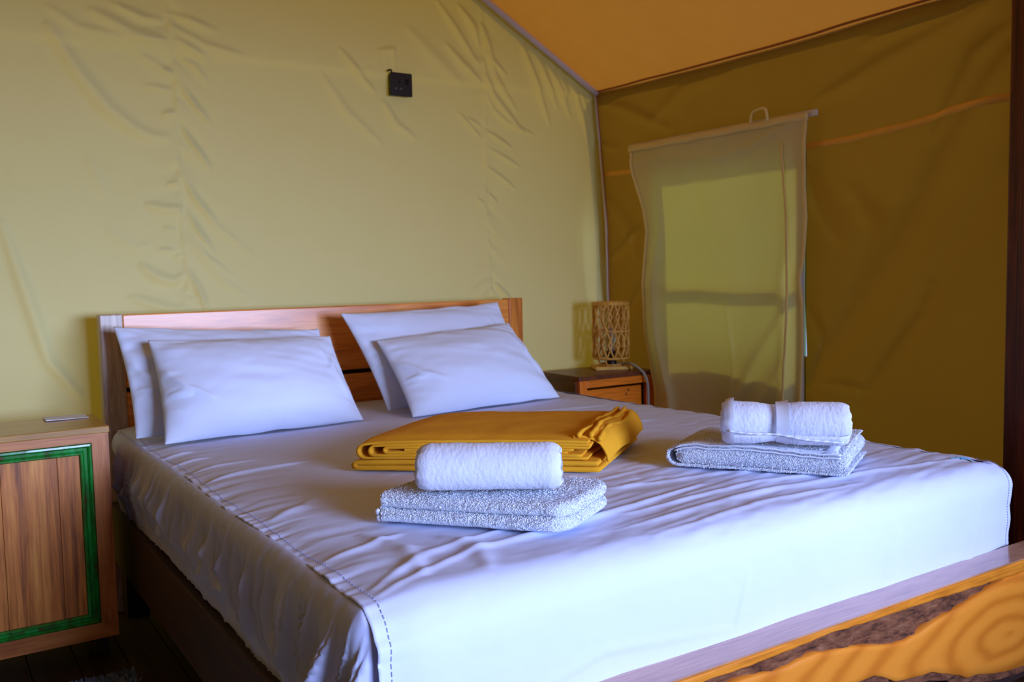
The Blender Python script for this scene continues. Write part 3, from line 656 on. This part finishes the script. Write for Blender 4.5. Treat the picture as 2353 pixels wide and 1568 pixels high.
# ------------------------------------------------------------------ folded cloth
def serp(rows):
    """rows: (a_start, a_end, z); consecutive rows joined by half-circle loops -> smooth 2-D path"""
    out = []
    for i, (a0, a1, z) in enumerate(rows):
        n = max(3, int(abs(a1-a0)/.012)); out += [(a0+(a1-a0)*k/n, z) for k in range(n+1)]
        if i < len(rows)-1:
            b0, b1, z2 = rows[i+1]; sgn = 1 if a1 > a0 else -1; r = (z2-z)/2
            for k in range(1, 8):
                t = k/8; c = PI*t
                out.append((a1+(b0-a1)*t+sgn*abs(r)*math.sin(c), z+r*(1-math.cos(c))))
    return np.array(out)
def ribbon(name, path, t, depth, nd, fmap, m, parent, disp=0.0, dfreq=200, seed=0, label=None, endw=None):
    """thick cloth of thickness t following a 2-D path, extruded over depth; fmap(a,z,d)->world"""
    d = np.gradient(path, axis=0); d /= np.linalg.norm(d, axis=1)[:, None]+1e-9
    nrm = np.stack([-d[:, 1], d[:, 0]], -1)
    caps = []
    for e, sg in ((-1, 1), (0, -1)):
        pass
    L = path+nrm*t/2; R = path-nrm*t/2
    c1 = [path[-1]+d[-1]*t/2*math.sin(k*PI/7)+nrm[-1]*t/2*math.cos(k*PI/7) for k in range(1, 7)]
    c0 = [path[0]-d[0]*t/2*math.sin(k*PI/7)-nrm[0]*t/2*math.cos(k*PI/7) for k in range(1, 7)]
    ring = np.concatenate([L, c1, R[::-1], c0]); no = np.concatenate([nrm, [d[-1]]*6, -nrm[::-1], [-d[0]]*6])
    n = len(ring); D = np.linspace(0, depth, nd)
    arc = np.concatenate([[0], np.cumsum(np.linalg.norm(np.diff(ring, axis=0), axis=1))])
    AA = arc[:, None]*np.ones((1, nd)); DD = np.ones((n, 1))*D[None, :]
    if endw:
        w_ = endw*fbm(AA*14, AA*0+seed, seed)
        DD = DD+w_*((DD/depth)*2-1)**3
        # round the ends
    h = disp*(vnoise(AA*dfreq, DD*dfreq, seed+1)+.6*vnoise(AA*dfreq*2, DD*dfreq*2, seed+2)) if disp else 0*AA
    a = ring[:, 0][:, None]+no[:, 0][:, None]*h; z = ring[:, 1][:, None]+no[:, 1][:, None]*h
    P = fmap(a, z, DD)
    of = np.array(off_of(parent)); V = P.reshape(-1, 3)-of
    i, j = np.meshgrid(np.arange(n), np.arange(nd-1), indexing='ij'); i2 = (i+1) % n
    F = np.stack([i*nd+j, i2*nd+j, i2*nd+j+1, i*nd+j+1], -1).reshape(-1, 4)
    # end caps: strips between left and right banks
    m_ = len(path); cap = []
    for jj in (0, nd-1):
        for k in range(m_-1):
            l0, l1 = k, k+1; r0 = m_+6+(m_-1-k); r1 = r0-1
            q = [l0*nd+jj, l1*nd+jj, r1*nd+jj, r0*nd+jj]
            cap.append(q if jj else q[::-1])
        for st in (m_-1, 2*m_+5):
            for k in range(3):
                q = [((st+k) % n)*nd+jj, ((st+k+1) % n)*nd+jj, ((st+6-k) % n)*nd+jj, ((st+7-k) % n)*nd+jj]
                cap.append(q)
    o = raw(name, V, np.concatenate([F, np.array(cap)]), m, parent, label)
    bm = bmesh.new(); bm.from_mesh(o.data); bmesh.ops.recalc_face_normals(bm, faces=bm.faces); bm.to_mesh(o.data); bm.free()
    return o
def frame_map(O, Uv, Vv, sagf=None):
    O, Uv, Vv = map(np.array, (O, Uv, Vv))
    def f(a, z, d):
        x = O[0]+a*Uv[0]+d*Vv[0]; y = O[1]+a*Uv[1]+d*Vv[1]; zz = O[2]+z+0*x
        if sagf: zz = zz+sagf(a, d, z)
        return np.stack([x, y, zz], -1)
    return f
ZS = .6235
# mustard blanket ------------------------------------------------
bl = thing('folded_blanket', 'mustard yellow fleece blanket folded into a flat stack on the bed', 'blanket', (.75, -1.1, ZS))
def bsag(a, d, z):
    k = np.clip(z/.07, 0, 1.2)
    return k*(.005*fbm(a*6, d*6, 71)-.006*np.exp(-((a)/.05)**2)+.004*np.sin(a*5)+.004*(a-.3)) - k*.007*np.exp(-((d)/.03)**2)
bmap = frame_map((.34, -1.132, ZS), (.757, -.653), (.79, .60), bsag)
t_ = .0066
ribbon('lower_fold', serp([(.575, .002, .007), (.0, .57, .022)]), .0125, .405, 70, bmap, M_fleece, bl, .0004, 300, 1, endw=.006)
ribbon('outer_fold', serp([(.548, .025, .0345), (.022, .55, .0755)]), t_, .41, 70, bmap, M_fleece, bl, .0004, 300, 2, endw=.005)
ribbon('middle_fold', serp([(.535, .045, .0415), (.045, .556, .0685)]), t_, .405, 60, bmap, M_fleece, bl, .0004, 300, 3, endw=.005)
ribbon('inner_fold', serp([(.50, .075, .0485), (.075, .552, .0615)]), t_, .40, 60, bmap, M_fleece, bl, .0004, 300, 4, endw=.005)
ribbon('inner_layer', serp([(.12, .515, .055)]), .0055, .40, 60, bmap, M_fleece, bl, .0004, 300, 5, endw=.006)
def loop_map(a, z, d):
    return bmap(a, z, d)
ribbon('end_flap', np.array([(.515, .0815), (.535, .0835), (.553, .084), (.567, .080), (.578, .071), (.586, .058), (.592, .044), (.594, .03)]), .006, .385,
       60, frame_map((.353, -1.122, ZS), (.757, -.653), (.79, .60), lambda a, d, z: bsag(a, d, z)+.003*np.sin(d*24+a*40)), M_fleece, bl, .0005, 300, 6, label='loose hemmed end draped over the right side')
for k, (a0, zz, ph) in enumerate(((.524, .086, 0), (.548, .0875, 1.3), (.571, .080, 2.2))):
    bm = bmesh.new(); pts = []
    for i in range(40):
        dd = .012+.39*i/39
        pts.append(tuple(bmap(np.array(a0+.007*math.sin(dd*20+ph)), np.array(zz+.002*math.sin(dd*35+ph)), np.array(dd)).tolist()))
    tube(bm, pts, [.0055+.001*math.sin(i*.9+ph) for i in range(40)], 8); obj('rolled_hem', bm, M_fleece, bl, True)

# towels -------------------------------------------------------------
def roundrect_map(O, Uv, Vv, W, D, rad, sagf):
    """pulls the right corners in so that the plan outline is rounded"""
    f0 = frame_map(O, Uv, Vv, sagf)
    def f(a, z, d):
        # a: depth coordinate 0..D (front at 0), d: width coordinate 0..W
        fa = np.clip((rad-a)/rad, 0, 1); sh1 = rad*(1-np.sqrt(np.clip(1-fa*fa, 0, 1)))
        fb = np.clip((a-(D-rad))/rad, 0, 1); sh2 = rad*(1-np.sqrt(np.clip(1-fb*fb, 0, 1)))
        sc = d/W
        dn = d-sc**3*(sh1+sh2)+ (1-sc)**3*(sh1*.35+sh2*.35)
        return f0(dn, z, a)
    return f
tw = thing('folded_towel', 'thick fluffy white towel folded under the smooth rolled towel, nearest to the camera', 'towel', (.39, -1.65, ZS), 'folded white bath towels')
Uv = np.array([.24, -.285]); lu = np.linalg.norm(Uv); Uv = Uv/lu; Vv = np.array([.195, .12]); lv = np.linalg.norm(Vv); Vv = Vv/lv
def tsag(a, d, z): return .003*fbm(a*9, d*9, 81)*np.clip(z/.02, 0, 1)
def dens(p, step=.0022):
    L = np.concatenate([[0], np.cumsum(np.linalg.norm(np.diff(p, axis=0), axis=1))]); n = int(L[-1]/step)
    q = np.linspace(0, L[-1], n); return np.stack([np.interp(q, L, p[:, 0]), np.interp(q, L, p[:, 1])], -1)
def pile(o, n, ln, m, root, seed, cond=None):
    """terry loops: small leaning tufts over a towel body"""
    me = o.data; r_ = np.random.RandomState(seed); me.calc_loop_triangles()
    T = np.array([t.vertices for t in me.loop_triangles]); Vt = np.array([v.co for v in me.vertices])
    a, b_, c = Vt[T[:, 0]], Vt[T[:, 1]], Vt[T[:, 2]]; nr = np.cross(b_-a, c-a); ar = np.linalg.norm(nr, axis=1); nr /= ar[:, None]+1e-12
    ok = nr[:, 2] > -.25
    wgt = ar*ok; k = r_.choice(len(T), n, p=wgt/wgt.sum()); q = r_.rand(n, 2); fl_ = q.sum(1) > 1; q[fl_] = 1-q[fl_]
    p = a[k]+(b_[k]-a[k])*q[:, :1]+(c[k]-a[k])*q[:, 1:]; nn = nr[k]
    ra = r_.normal(size=(n, 3)); tg = np.cross(nn, ra); tg /= np.linalg.norm(tg, axis=1)[:, None]; ri = np.cross(nn, tg)
    l = ln*(.5+.6*r_.rand(n, 1)); wd = .0007+.0007*r_.rand(n, 1); le_ = l*(.3+.7*r_.rand(n, 1))
    p0 = p-nn*.0006
    Q = np.stack([p0-ri*wd, p0+ri*wd, p0+nn*l*.75+tg*le_*.5+ri*wd, p0+nn*l*.75+tg*le_*.5-ri*wd, p0+nn*l*.8+tg*le_*1.1+ri*wd*.6, p0+nn*l*.8+tg*le_*1.1-ri*wd*.6], 1).reshape(-1, 3)
    i = np.arange(n)[:, None]*6; F = np.concatenate([i+[[0, 1, 2, 3]], i+[[3, 2, 4, 5]]])
    raw('pile', Q, F, m, root, 'short fluffy terry pile', 'stuff', smooth=True)
def two(zc, t, nm, seed, off, W, D0=0.0):
    rm0 = roundrect_map((.183-.004+off[0], -1.586+off[1], ZS), Uv, Vv, W, .235, .05, lambda a, d, z: tsag(a, d, z))
    def rm(a, z, d):
        e = np.clip((d-(W-t*.5))/(t*.5), 0, 1); k = np.sqrt(np.clip(1-e*e*.92, 0, 1))
        return rm0(a, zc+(z-zc)*k*(1+.08*vnoise(d*20, a*20, seed)), d)
    o = ribbon(nm, dens(np.array([(.225, zc), (t*.5+D0, zc)]), .003), t, W, 170, rm, M_terry, tw, .0007, 180, seed)
    pile(o, 34000, .0022, M_pilem, tw, seed)
two(.0132, .0250, 'lower_fold', 91, (0, 0), .375)
two(.0382, .0250, 'upper_fold', 95, (.002, .001), .374, .004)
# hem end peeping out at the left
bm = bmesh.new()
hm = roundrect_map((.179, -1.586, ZS), Uv, Vv, .375, .235, .05, None)
for k, zz in enumerate((.008, .0185)):
    tube(bm, [tuple(hm(np.array(.004+.19*i/24), np.array(zz+.002*math.sin(i*.8+k)), np.array(-.004-.002*k)).tolist()) for i in range(25)], .0055, 8)
obj('hem', bm, M_band, tw, True)
bm = bmesh.new()
tube(bm, [tuple(hm(np.array(.02+.2*i/24), np.array(.0487+.001*math.sin(i)), np.array(.325-.004*math.sin(i*.5))).tolist()) for i in range(25)], .0022, 6)
obj('woven_band', bm, M_band, tw, True)

def roll(name, label, A, B, R, turns, m, seed, t, pinch=0.0, squash=1.0, dsp=.0006, nd=150, start=0.0):
    root = thing(name, label, 'towel', (float((A[0]+B[0])/2), float((A[1]+B[1])/2), A[2]-R*squash), 'rolled white hand towels')
    A = np.array(A, float); B = np.array(B, float); ax = B-A; L = np.linalg.norm(ax); ax /= L
    side = np.cross(ax, [0, 0, 1]); side /= np.linalg.norm(side)
    n = int(turns*70); th = np.linspace(0, turns*2*PI, n); r = .006+(R-t/2-.006)*(th/th[-1])
    path = np.stack([r*np.cos(th+start), r*np.sin(th+start)], -1)
    def f(a, z, d):
        q = d/L
        k = 1-pinch*np.exp(-((q-.42)/.13)**2)
        e = np.clip((np.abs(q-.5)-.42)/.08, 0, 1); k = k*(1-.13*e*e)
        rad = np.sqrt(a*a+z*z)
        bulge = 1+.03*fbm(np.arctan2(z, a)*1.2, q*5, seed+8)
        aa = a*k*bulge*1.02; zz = z*k*bulge*squash
        zz = np.maximum(zz, -R*squash*.93)
        dd = d+.004*np.sin(rad/R*11+seed)*(q*2-1)+.004*fbm(np.arctan2(z, a)*3, rad*90, seed+4)*np.sign(q-.5)*np.clip(np.abs(q-.5)*4-1, 0, 1)
        P = A+ax*dd[..., None]+side*aa[..., None]; P[..., 2] += zz
        return P
    ribbon('terry_roll', path, t, L, nd, f, m, root, dsp, 300, seed)
    return root, f, ax, side, L
RL = roll('rolled_towel', 'smooth plump white towel roll lying on the folded towel in front of the blanket', (.252, -1.630, .7255), (.470, -1.780, .7255), .0525, 4.6, M_velour, 101, .0085, 0, .94, .0005, 150, .6)
# right stack
tr = thing('folded_towel', 'folded white towel with flat woven hem lying near the far side of the bed', 'towel', (1.2, -1.65, ZS), 'folded white bath towels')
Ur = np.array([.214, -.314]); Wr = np.linalg.norm(Ur); Ur /= Wr; Vr = np.array([.245, .13]); Dr = np.linalg.norm(Vr); Vr /= Dr
fr = frame_map((.957, -1.562, ZS), Ur, Vr, lambda a, d, z: .008*fbm(a*7, d*7, 83)*np.clip(z/.03, 0, 1)-.006*np.clip(z/.05, 0, 1)*np.exp(-(a/.03)**2)-.004*np.clip(z/.05, 0, 1)*np.exp(-(d/.03)**2))
o_ = ribbon('outer_fold', dens(serp([(.385, .010, .0045), (.010, .375, .0540)]), .004), .0065, .275, 130, fr, M_terry, tr, .0008, 180, 111, endw=.004)
pile(o_, 20000, .0022, M_pilem, tr, 6)
o_ = ribbon('inner_fold', dens(np.array([(.365, .0292), (.026, .0292)]), .003), .040, .268, 130, fr, M_terry, tr, .0010, 180, 115)
pile(o_, 20000, .0022, M_pilem, tr, 5)
for zz, r_ in ((.0570, .0024), (.0490, .0022)):
    bm = bmesh.new()
    tube(bm, [tuple(fr(np.array(.004+.37*i/50), np.array(zz-.006*math.exp(-i/2.5)+.0006*math.sin(i*1.1)), np.array(-.003)).tolist()) for i in range(51)], r_, 6)
    obj('hem', bm, M_band, tr, True)
bm = bmesh.new()
P = np.zeros((60, 4, 3))
for k in range(4):
    aa = np.linspace(.015, .365, 60); P[:, k] = fr(aa, np.full(60, .0585-.001*(k in (0, 3))), np.full(60, .006+.02*k/3))
bm.free(); thick('woven_band', P, -.002, M_band, tr, 2)
P = np.zeros((60, 4, 3))
for k in range(4):
    dd = np.linspace(.0, .27, 60); P[:, k] = fr(np.full(60, .33+.03*k/3)+.003*np.sin(dd*40), np.full(60, .0588-.001*(k in (0, 3))), dd)
thick('woven_band', P, -.002, M_band, tr, 2)
root, f, ax, side, L = roll('rolled_towel', 'white towel roll pinched in the middle on the far folded towel', (1.020, -1.660, .7370), (1.206, -1.857, .7370), .0565, 4.0, M_velour, 131, .0095, .16, .94, .0006, 150, -.6)
def ring_band(q0, wd, nm, a0, a1, rr):
    P = np.zeros((70, 4, 3)); an = np.linspace(a0, a1, 70)
    for k in range(4):
        P[:, k] = f(rr*1.165*np.cos(an), rr*1.165*np.sin(an), np.full(70, (q0+wd*k/3)*L))
    grid(nm, P, M_band, root)
ring_band(.43, .10, 'woven_band', -.5*PI, 1.2*PI, .0489)
ring_band(.01, .07, 'woven_band', -.5*PI, 1.2*PI, .0488)
bm = bmesh.new()
pts = [f(np.array(.0593*math.cos(a)), np.array(.0593*math.sin(a)), np.array(q*L)) for q, a in zip(np.linspace(.03, .97, 60), np.linspace(-.25, -.75, 60))]
tube(bm, [tuple(p) for p in pts], [.0022+.0008*math.sin(i*1.3) for i in range(60)], 6); obj('hem', bm, M_band, root, True)

# ------------------------------------------------------------------ left nightstand
n1 = thing('nightstand', 'brown wooden nightstand with worn green moulding round its door, at the left', 'nightstand', (-.31, -.25, 0))
NX0, NX1, NY0, NY1 = -.56, -.087, -.388, -.105
boxo('top', (NX0-.004, NX1+.003, NY0-.004, NY1, .663, .682), M_nstop, n1, .0025)
boxo('side_panel', (NX1-.018, NX1, NY0+.02, NY1, .085, .663), M_ns, n1, .001)
boxo('side_panel', (NX0, NX0+.018, NY0+.02, NY1, .085, .663), M_ns, n1, .001)
boxo('back_panel', (NX0+.018, NX1-.018, NY1-.012, NY1, .085, .663), M_ns, n1, 0)
boxo('bottom_panel', (NX0+.018, NX1-.018, NY0+.02, NY1-.012, .085, .10), M_ns, n1, 0)
for x in (NX0+.01, NX1-.05):
    for y in (NY0+.09, NY1-.05): boxo('foot', (x, x+.035, y, y+.035, 0, .085), M_dark, n1, .002)
door = boxo('door', (NX0+.045, NX1-.045, NY0+.012, NY0+.02, .125, .64), M_dark, n1, 0)
def mitre(name, R0, R1, y0, y1, mats, parent, order='tblr', prof=None):
    """four mitred bars between outer rect R0 and inner rect R1 (x0,x1,z0,z1); optional ridge profile"""
    (a0, a1, c0, c1), (b0, b1, d0, d1) = R0, R1
    cs = {'t': [(a0, c1), (a1, c1), (b1, d1), (b0, d1)], 'b': [(a0, c0), (a1, c0), (b1, d0), (b0, d0)], 'l': [(a0, c0), (a0, c1), (b0, d1), (b0, d0)], 'r': [(a1, c0), (a1, c1), (b1, d1), (b1, d0)]}
    for k in order:
        p = cs[k]; bm = bmesh.new(); m = mats[0] if k in 'lr' else mats[1]
        if prof is None: prism(bm, p, y0, y1)
        else:
            o0, o1, i1, i0 = [np.array(q) for q in p]; A = []; B = []
            for f_, dy in prof:
                A.append(bm.verts.new((*(o0*(1-f_)+i0*f_)[:1], y0-dy, (o0*(1-f_)+i0*f_)[1]))); B.append(bm.verts.new(((o1*(1-f_)+i1*f_)[0], y0-dy, (o1*(1-f_)+i1*f_)[1])))
            for q in (0, -1):
                pass
            A.append(bm.verts.new((i0[0], y1, i0[1]))); A.append(bm.verts.new((o0[0], y1, o0[1])))
            B.append(bm.verts.new((i1[0], y1, i1[1]))); B.append(bm.verts.new((o1[0], y1, o1[1])))
            n = len(A)
            for i in range(n): bm.faces.new((A[i], A[(i+1) % n], B[(i+1) % n], B[i]))
            bm.faces.new(A); bm.faces.new(B[::-1]); bmesh.ops.recalc_face_normals(bm, faces=bm.faces)
        obj(name, bm, m, parent)
mitre('frame_board', (NX0, NX1, .079, .6628), (NX0+.044, NX1-.044, .124, .6385), NY0, NY0+.02, (M_ns, M_nsh), n1)
prof_g = [(0, 0), (.06, .005), (.22, .006), (.32, .002), (.40, -.003), (.62, -.003), (.68, .000), (.80, .004), (.90, .004), (1, 0)]
mitre('moulding', (NX0+.045, NX1-.045, .125, .6375), (NX0+.076, NX1-.076, .152, .6065), NY0+.001, NY0+.012, (M_green, M_green), door, prof=prof_g)
xs_ = [NX0+.0765, -.358, -.22, NX1-.0765]
for a, b_ in zip(xs_, xs_[1:]): boxo('panel_board', (a+.0004, b_-.0004, NY0+.0065, NY0+.012, .1525, .606), M_panel, door, .0008)
pp = bmesh.new(); prism(pp, [(-.222, .6845), (-.108, .6835), (-.108, .6843), (-.222, .6870)], -.195, -.115)
po = obj('paper_card', pp, M_paper, None); po['label'] = 'small white card lying on top of the green-trimmed nightstand'; po['category'] = 'card'

# ------------------------------------------------------------------ right nightstand
n2 = thing('nightstand', 'orange wooden nightstand behind the bed, under the rattan lamp', 'nightstand', (1.98, .02, 0))
X0, X1, Y0, Y1 = 1.765, 2.172, -.140, .150
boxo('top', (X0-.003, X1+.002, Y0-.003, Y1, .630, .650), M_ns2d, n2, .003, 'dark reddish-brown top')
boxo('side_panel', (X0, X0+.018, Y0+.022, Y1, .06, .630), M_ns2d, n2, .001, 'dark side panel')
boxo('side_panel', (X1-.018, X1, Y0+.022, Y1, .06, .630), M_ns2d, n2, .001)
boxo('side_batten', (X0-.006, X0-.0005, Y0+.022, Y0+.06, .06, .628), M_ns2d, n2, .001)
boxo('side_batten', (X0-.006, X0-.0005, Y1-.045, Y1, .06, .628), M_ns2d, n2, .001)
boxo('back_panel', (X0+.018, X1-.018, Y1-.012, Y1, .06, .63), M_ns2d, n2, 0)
boxo('front_stile', (X0, X0+.038, Y0, Y0+.022, .06, .6485), M_ns2v, n2, .002)
boxo('front_stile', (X1-.045, X1, Y0, Y0+.022, .06, .6485), M_ns2v, n2, .002)
boxo('front_rail', (X0+.038, X1-.045, Y0, Y0+.022, .598, .6485), M_ns2, n2, .003)
boxo('front_rail', (X0+.038, X1-.045, Y0, Y0+.022, .06, .10), M_ns2, n2, .003)
dr = boxo('door', (X0+.043, X1-.062, Y0+.012, Y0+.024, .104, .588), M_ns2, n2, .004)
for x, z in ((2.035, .572), (2.022, .555)): boxo('knot', (x-.003, x+.003, Y0+.0108, Y0+.013, z-.005, z+.005), M_hole, dr, .001)

# ------------------------------------------------------------------ lamp
lp = thing('rattan_lamp', 'small table lamp with open woven rattan cylinder shade on the far nightstand', 'lamp', (2.062, .02, .651))
lx, ly = 2.062, .020
bm = bmesh.new(); r = bmesh.ops.create_cube(bm, size=1)
for v_ in r['verts']: v_.co = Vector((v_.co.x*.165, v_.co.y*.135, v_.co.z*.014+.007))
bmesh.ops.bevel(bm, geom=list(bm.edges), offset=.003, segments=2, affect='EDGES')
bmesh.ops.rotate(bm, verts=bm.verts, cent=(0, 0, 0), matrix=Matrix.Rotation(math.radians(-27), 3, 'Z'))
bmesh.ops.translate(bm, verts=bm.verts, vec=(lx, ly, .651)); obj('base', bm, M_slice, lp, False)
RSH = .078; z0, z1 = .700, .944
def ringpts(r, z, n=36, wob=0.0): return [(lx+(r+wob*math.sin(k*5))*math.cos(k*2*PI/n), ly+(r+wob*math.sin(k*5))*math.sin(k*2*PI/n), z) for k in range(n)]
bm = bmesh.new(); tube(bm, ringpts(.05, .670, 28), .0045, 7, True); obj('foot_ring', bm, M_rattan, lp, True)
for k in range(4):
    a = k*PI/2+.5; bm = bmesh.new(); tube(bm, [(lx+.05*math.cos(a), ly+.05*math.sin(a), .665), (lx+.066*math.cos(a), ly+.066*math.sin(a), .702)], .0045, 7); obj('leg', bm, M_rattan, lp, True)
shd = bmesh.new(); tube(shd, ringpts(RSH, z0, 36), .005, 8, True); shd = obj('shade', shd, M_rattan, lp, True)
for z in (z1, (z0+z1)/2-.002):
    bm = bmesh.new(); tube(bm, ringpts(RSH, z, 36, .0006), .0042 if z < z1 else .005, 8, True); obj('hoop', bm, M_rattan, shd, True)
bm = bmesh.new(); tube(bm, ringpts(RSH+.002, z1-.007, 36), .0035, 8, True); obj('hoop', bm, M_rattan, shd, True)
NST = 15
for k in range(NST):
    for sg in (1, -1):
        bm = bmesh.new(); pts = []
        a0 = k*2*PI/NST+.05*random.random()
        for i in range(13):
            q = i/12; zz = z0+(z1-z0)*q
            a = a0+sg*(.30*(1-abs((q*4) % 2-1)))
            pts.append((lx+(RSH-.0015*sg)*math.cos(a), ly+(RSH-.0015*sg)*math.sin(a), zz))
        tube(bm, pts, .0040, 6); obj('cane', bm, M_rattan, shd, True)
bm = bmesh.new()
def lathe(bm, prof_, c, n=20):
    rings = [[bm.verts.new((c[0]+r_*math.cos(k*2*PI/n), c[1]+r_*math.sin(k*2*PI/n), z_)) for k in range(n)] for r_, z_ in prof_]
    for A, B in zip(rings, rings[1:]):
        for k in range(n): bm.faces.new((A[k], A[(k+1) % n], B[(k+1) % n], B[k]))
    bm.faces.new(rings[0][::-1]); bm.faces.new(rings[-1])
    bmesh.ops.recalc_face_normals(bm, faces=bm.faces); return bm
lathe(bm, [(.026, .666), (.027, .680), (.020, .69), (.019, .722), (.021, .724), (.021, .73)], (lx, ly)); obj('bulb_holder', bm, M_black, lp, True)
bm = bmesh.new(); lathe(bm, [(.013, .730), (.0135, .742), (.014, .748), (.016, .758), (.024, .772), (.0285, .788), (.029, .80), (.026, .815), (.018, .826), (.008, .831), (.002, .832)], (lx, ly))
bu = obj('bulb', bm, M_bulb, lp, True)
bm = bmesh.new(); lathe(bm, [(.011, .732), (.010, .75), (.006, .765), (.0045, .778), (.003, .79)], (lx, ly)); obj('bulb_stem', bm, M_bulbm, bu, True)
bm = bmesh.new()
tube(bm, smoothpts([(2.075, .00, .672), (2.085, -.045, .676), (2.080, -.10, .678), (2.094, -.150, .650), (2.108, -.165, .61), (2.112, -.168, .55), (2.112, -.168, .45), (2.11, -.165, .2), (2.12, -.18, .02), (2.16, -.3, .006)], 8), .0058, 10)
obj('cord', bm, M_cord, lp, True, 'grey-green power cord hanging down')

# ------------------------------------------------------------------ rug
rg = thing('shaggy_rug', 'cream and blue-grey shaggy rug on the dark floor beside the bed', 'rug', (-.42, -1.1, 0))
bm = bmesh.new(); box(bm, -.78, -.075, -1.85, -.515, .0005, .012, .004); obj('backing', bm, M_rug, rg)
V = []; F = []
rr = random.Random(3)
def tuft(x, y, z, l, lean, az, wd):
    i = len(V); ca, sa = math.cos(az), math.sin(az); dx, dy = lean*ca, lean*sa
    V.extend([(x-wd*sa, y+wd*ca, z), (x+wd*sa, y-wd*ca, z), (x+dx*.5+wd*sa, y+dy*.5-wd*ca, z+l*.7), (x+dx*.5-wd*sa, y+dy*.5+wd*ca, z+l*.7), (x+dx, y+dy, z+l)])
    F.append((i, i+1, i+2)); F.append((i, i+2, i+3)); F.append((i+3, i+2, i+4))
for _ in range(16000):
    x = rr.uniform(-.78, -.075); y = -.515-(rr.random()**1.6)*1.3
    tuft(x, y, .008, rr.uniform(.010, .022), rr.uniform(.002, .014), rr.uniform(0, 2*PI), rr.uniform(.0012, .0025))
of = np.array(rg.location)
raw('pile', np.array(V)-of, np.array(F), M_rug, rg, kind='stuff', smooth=False)
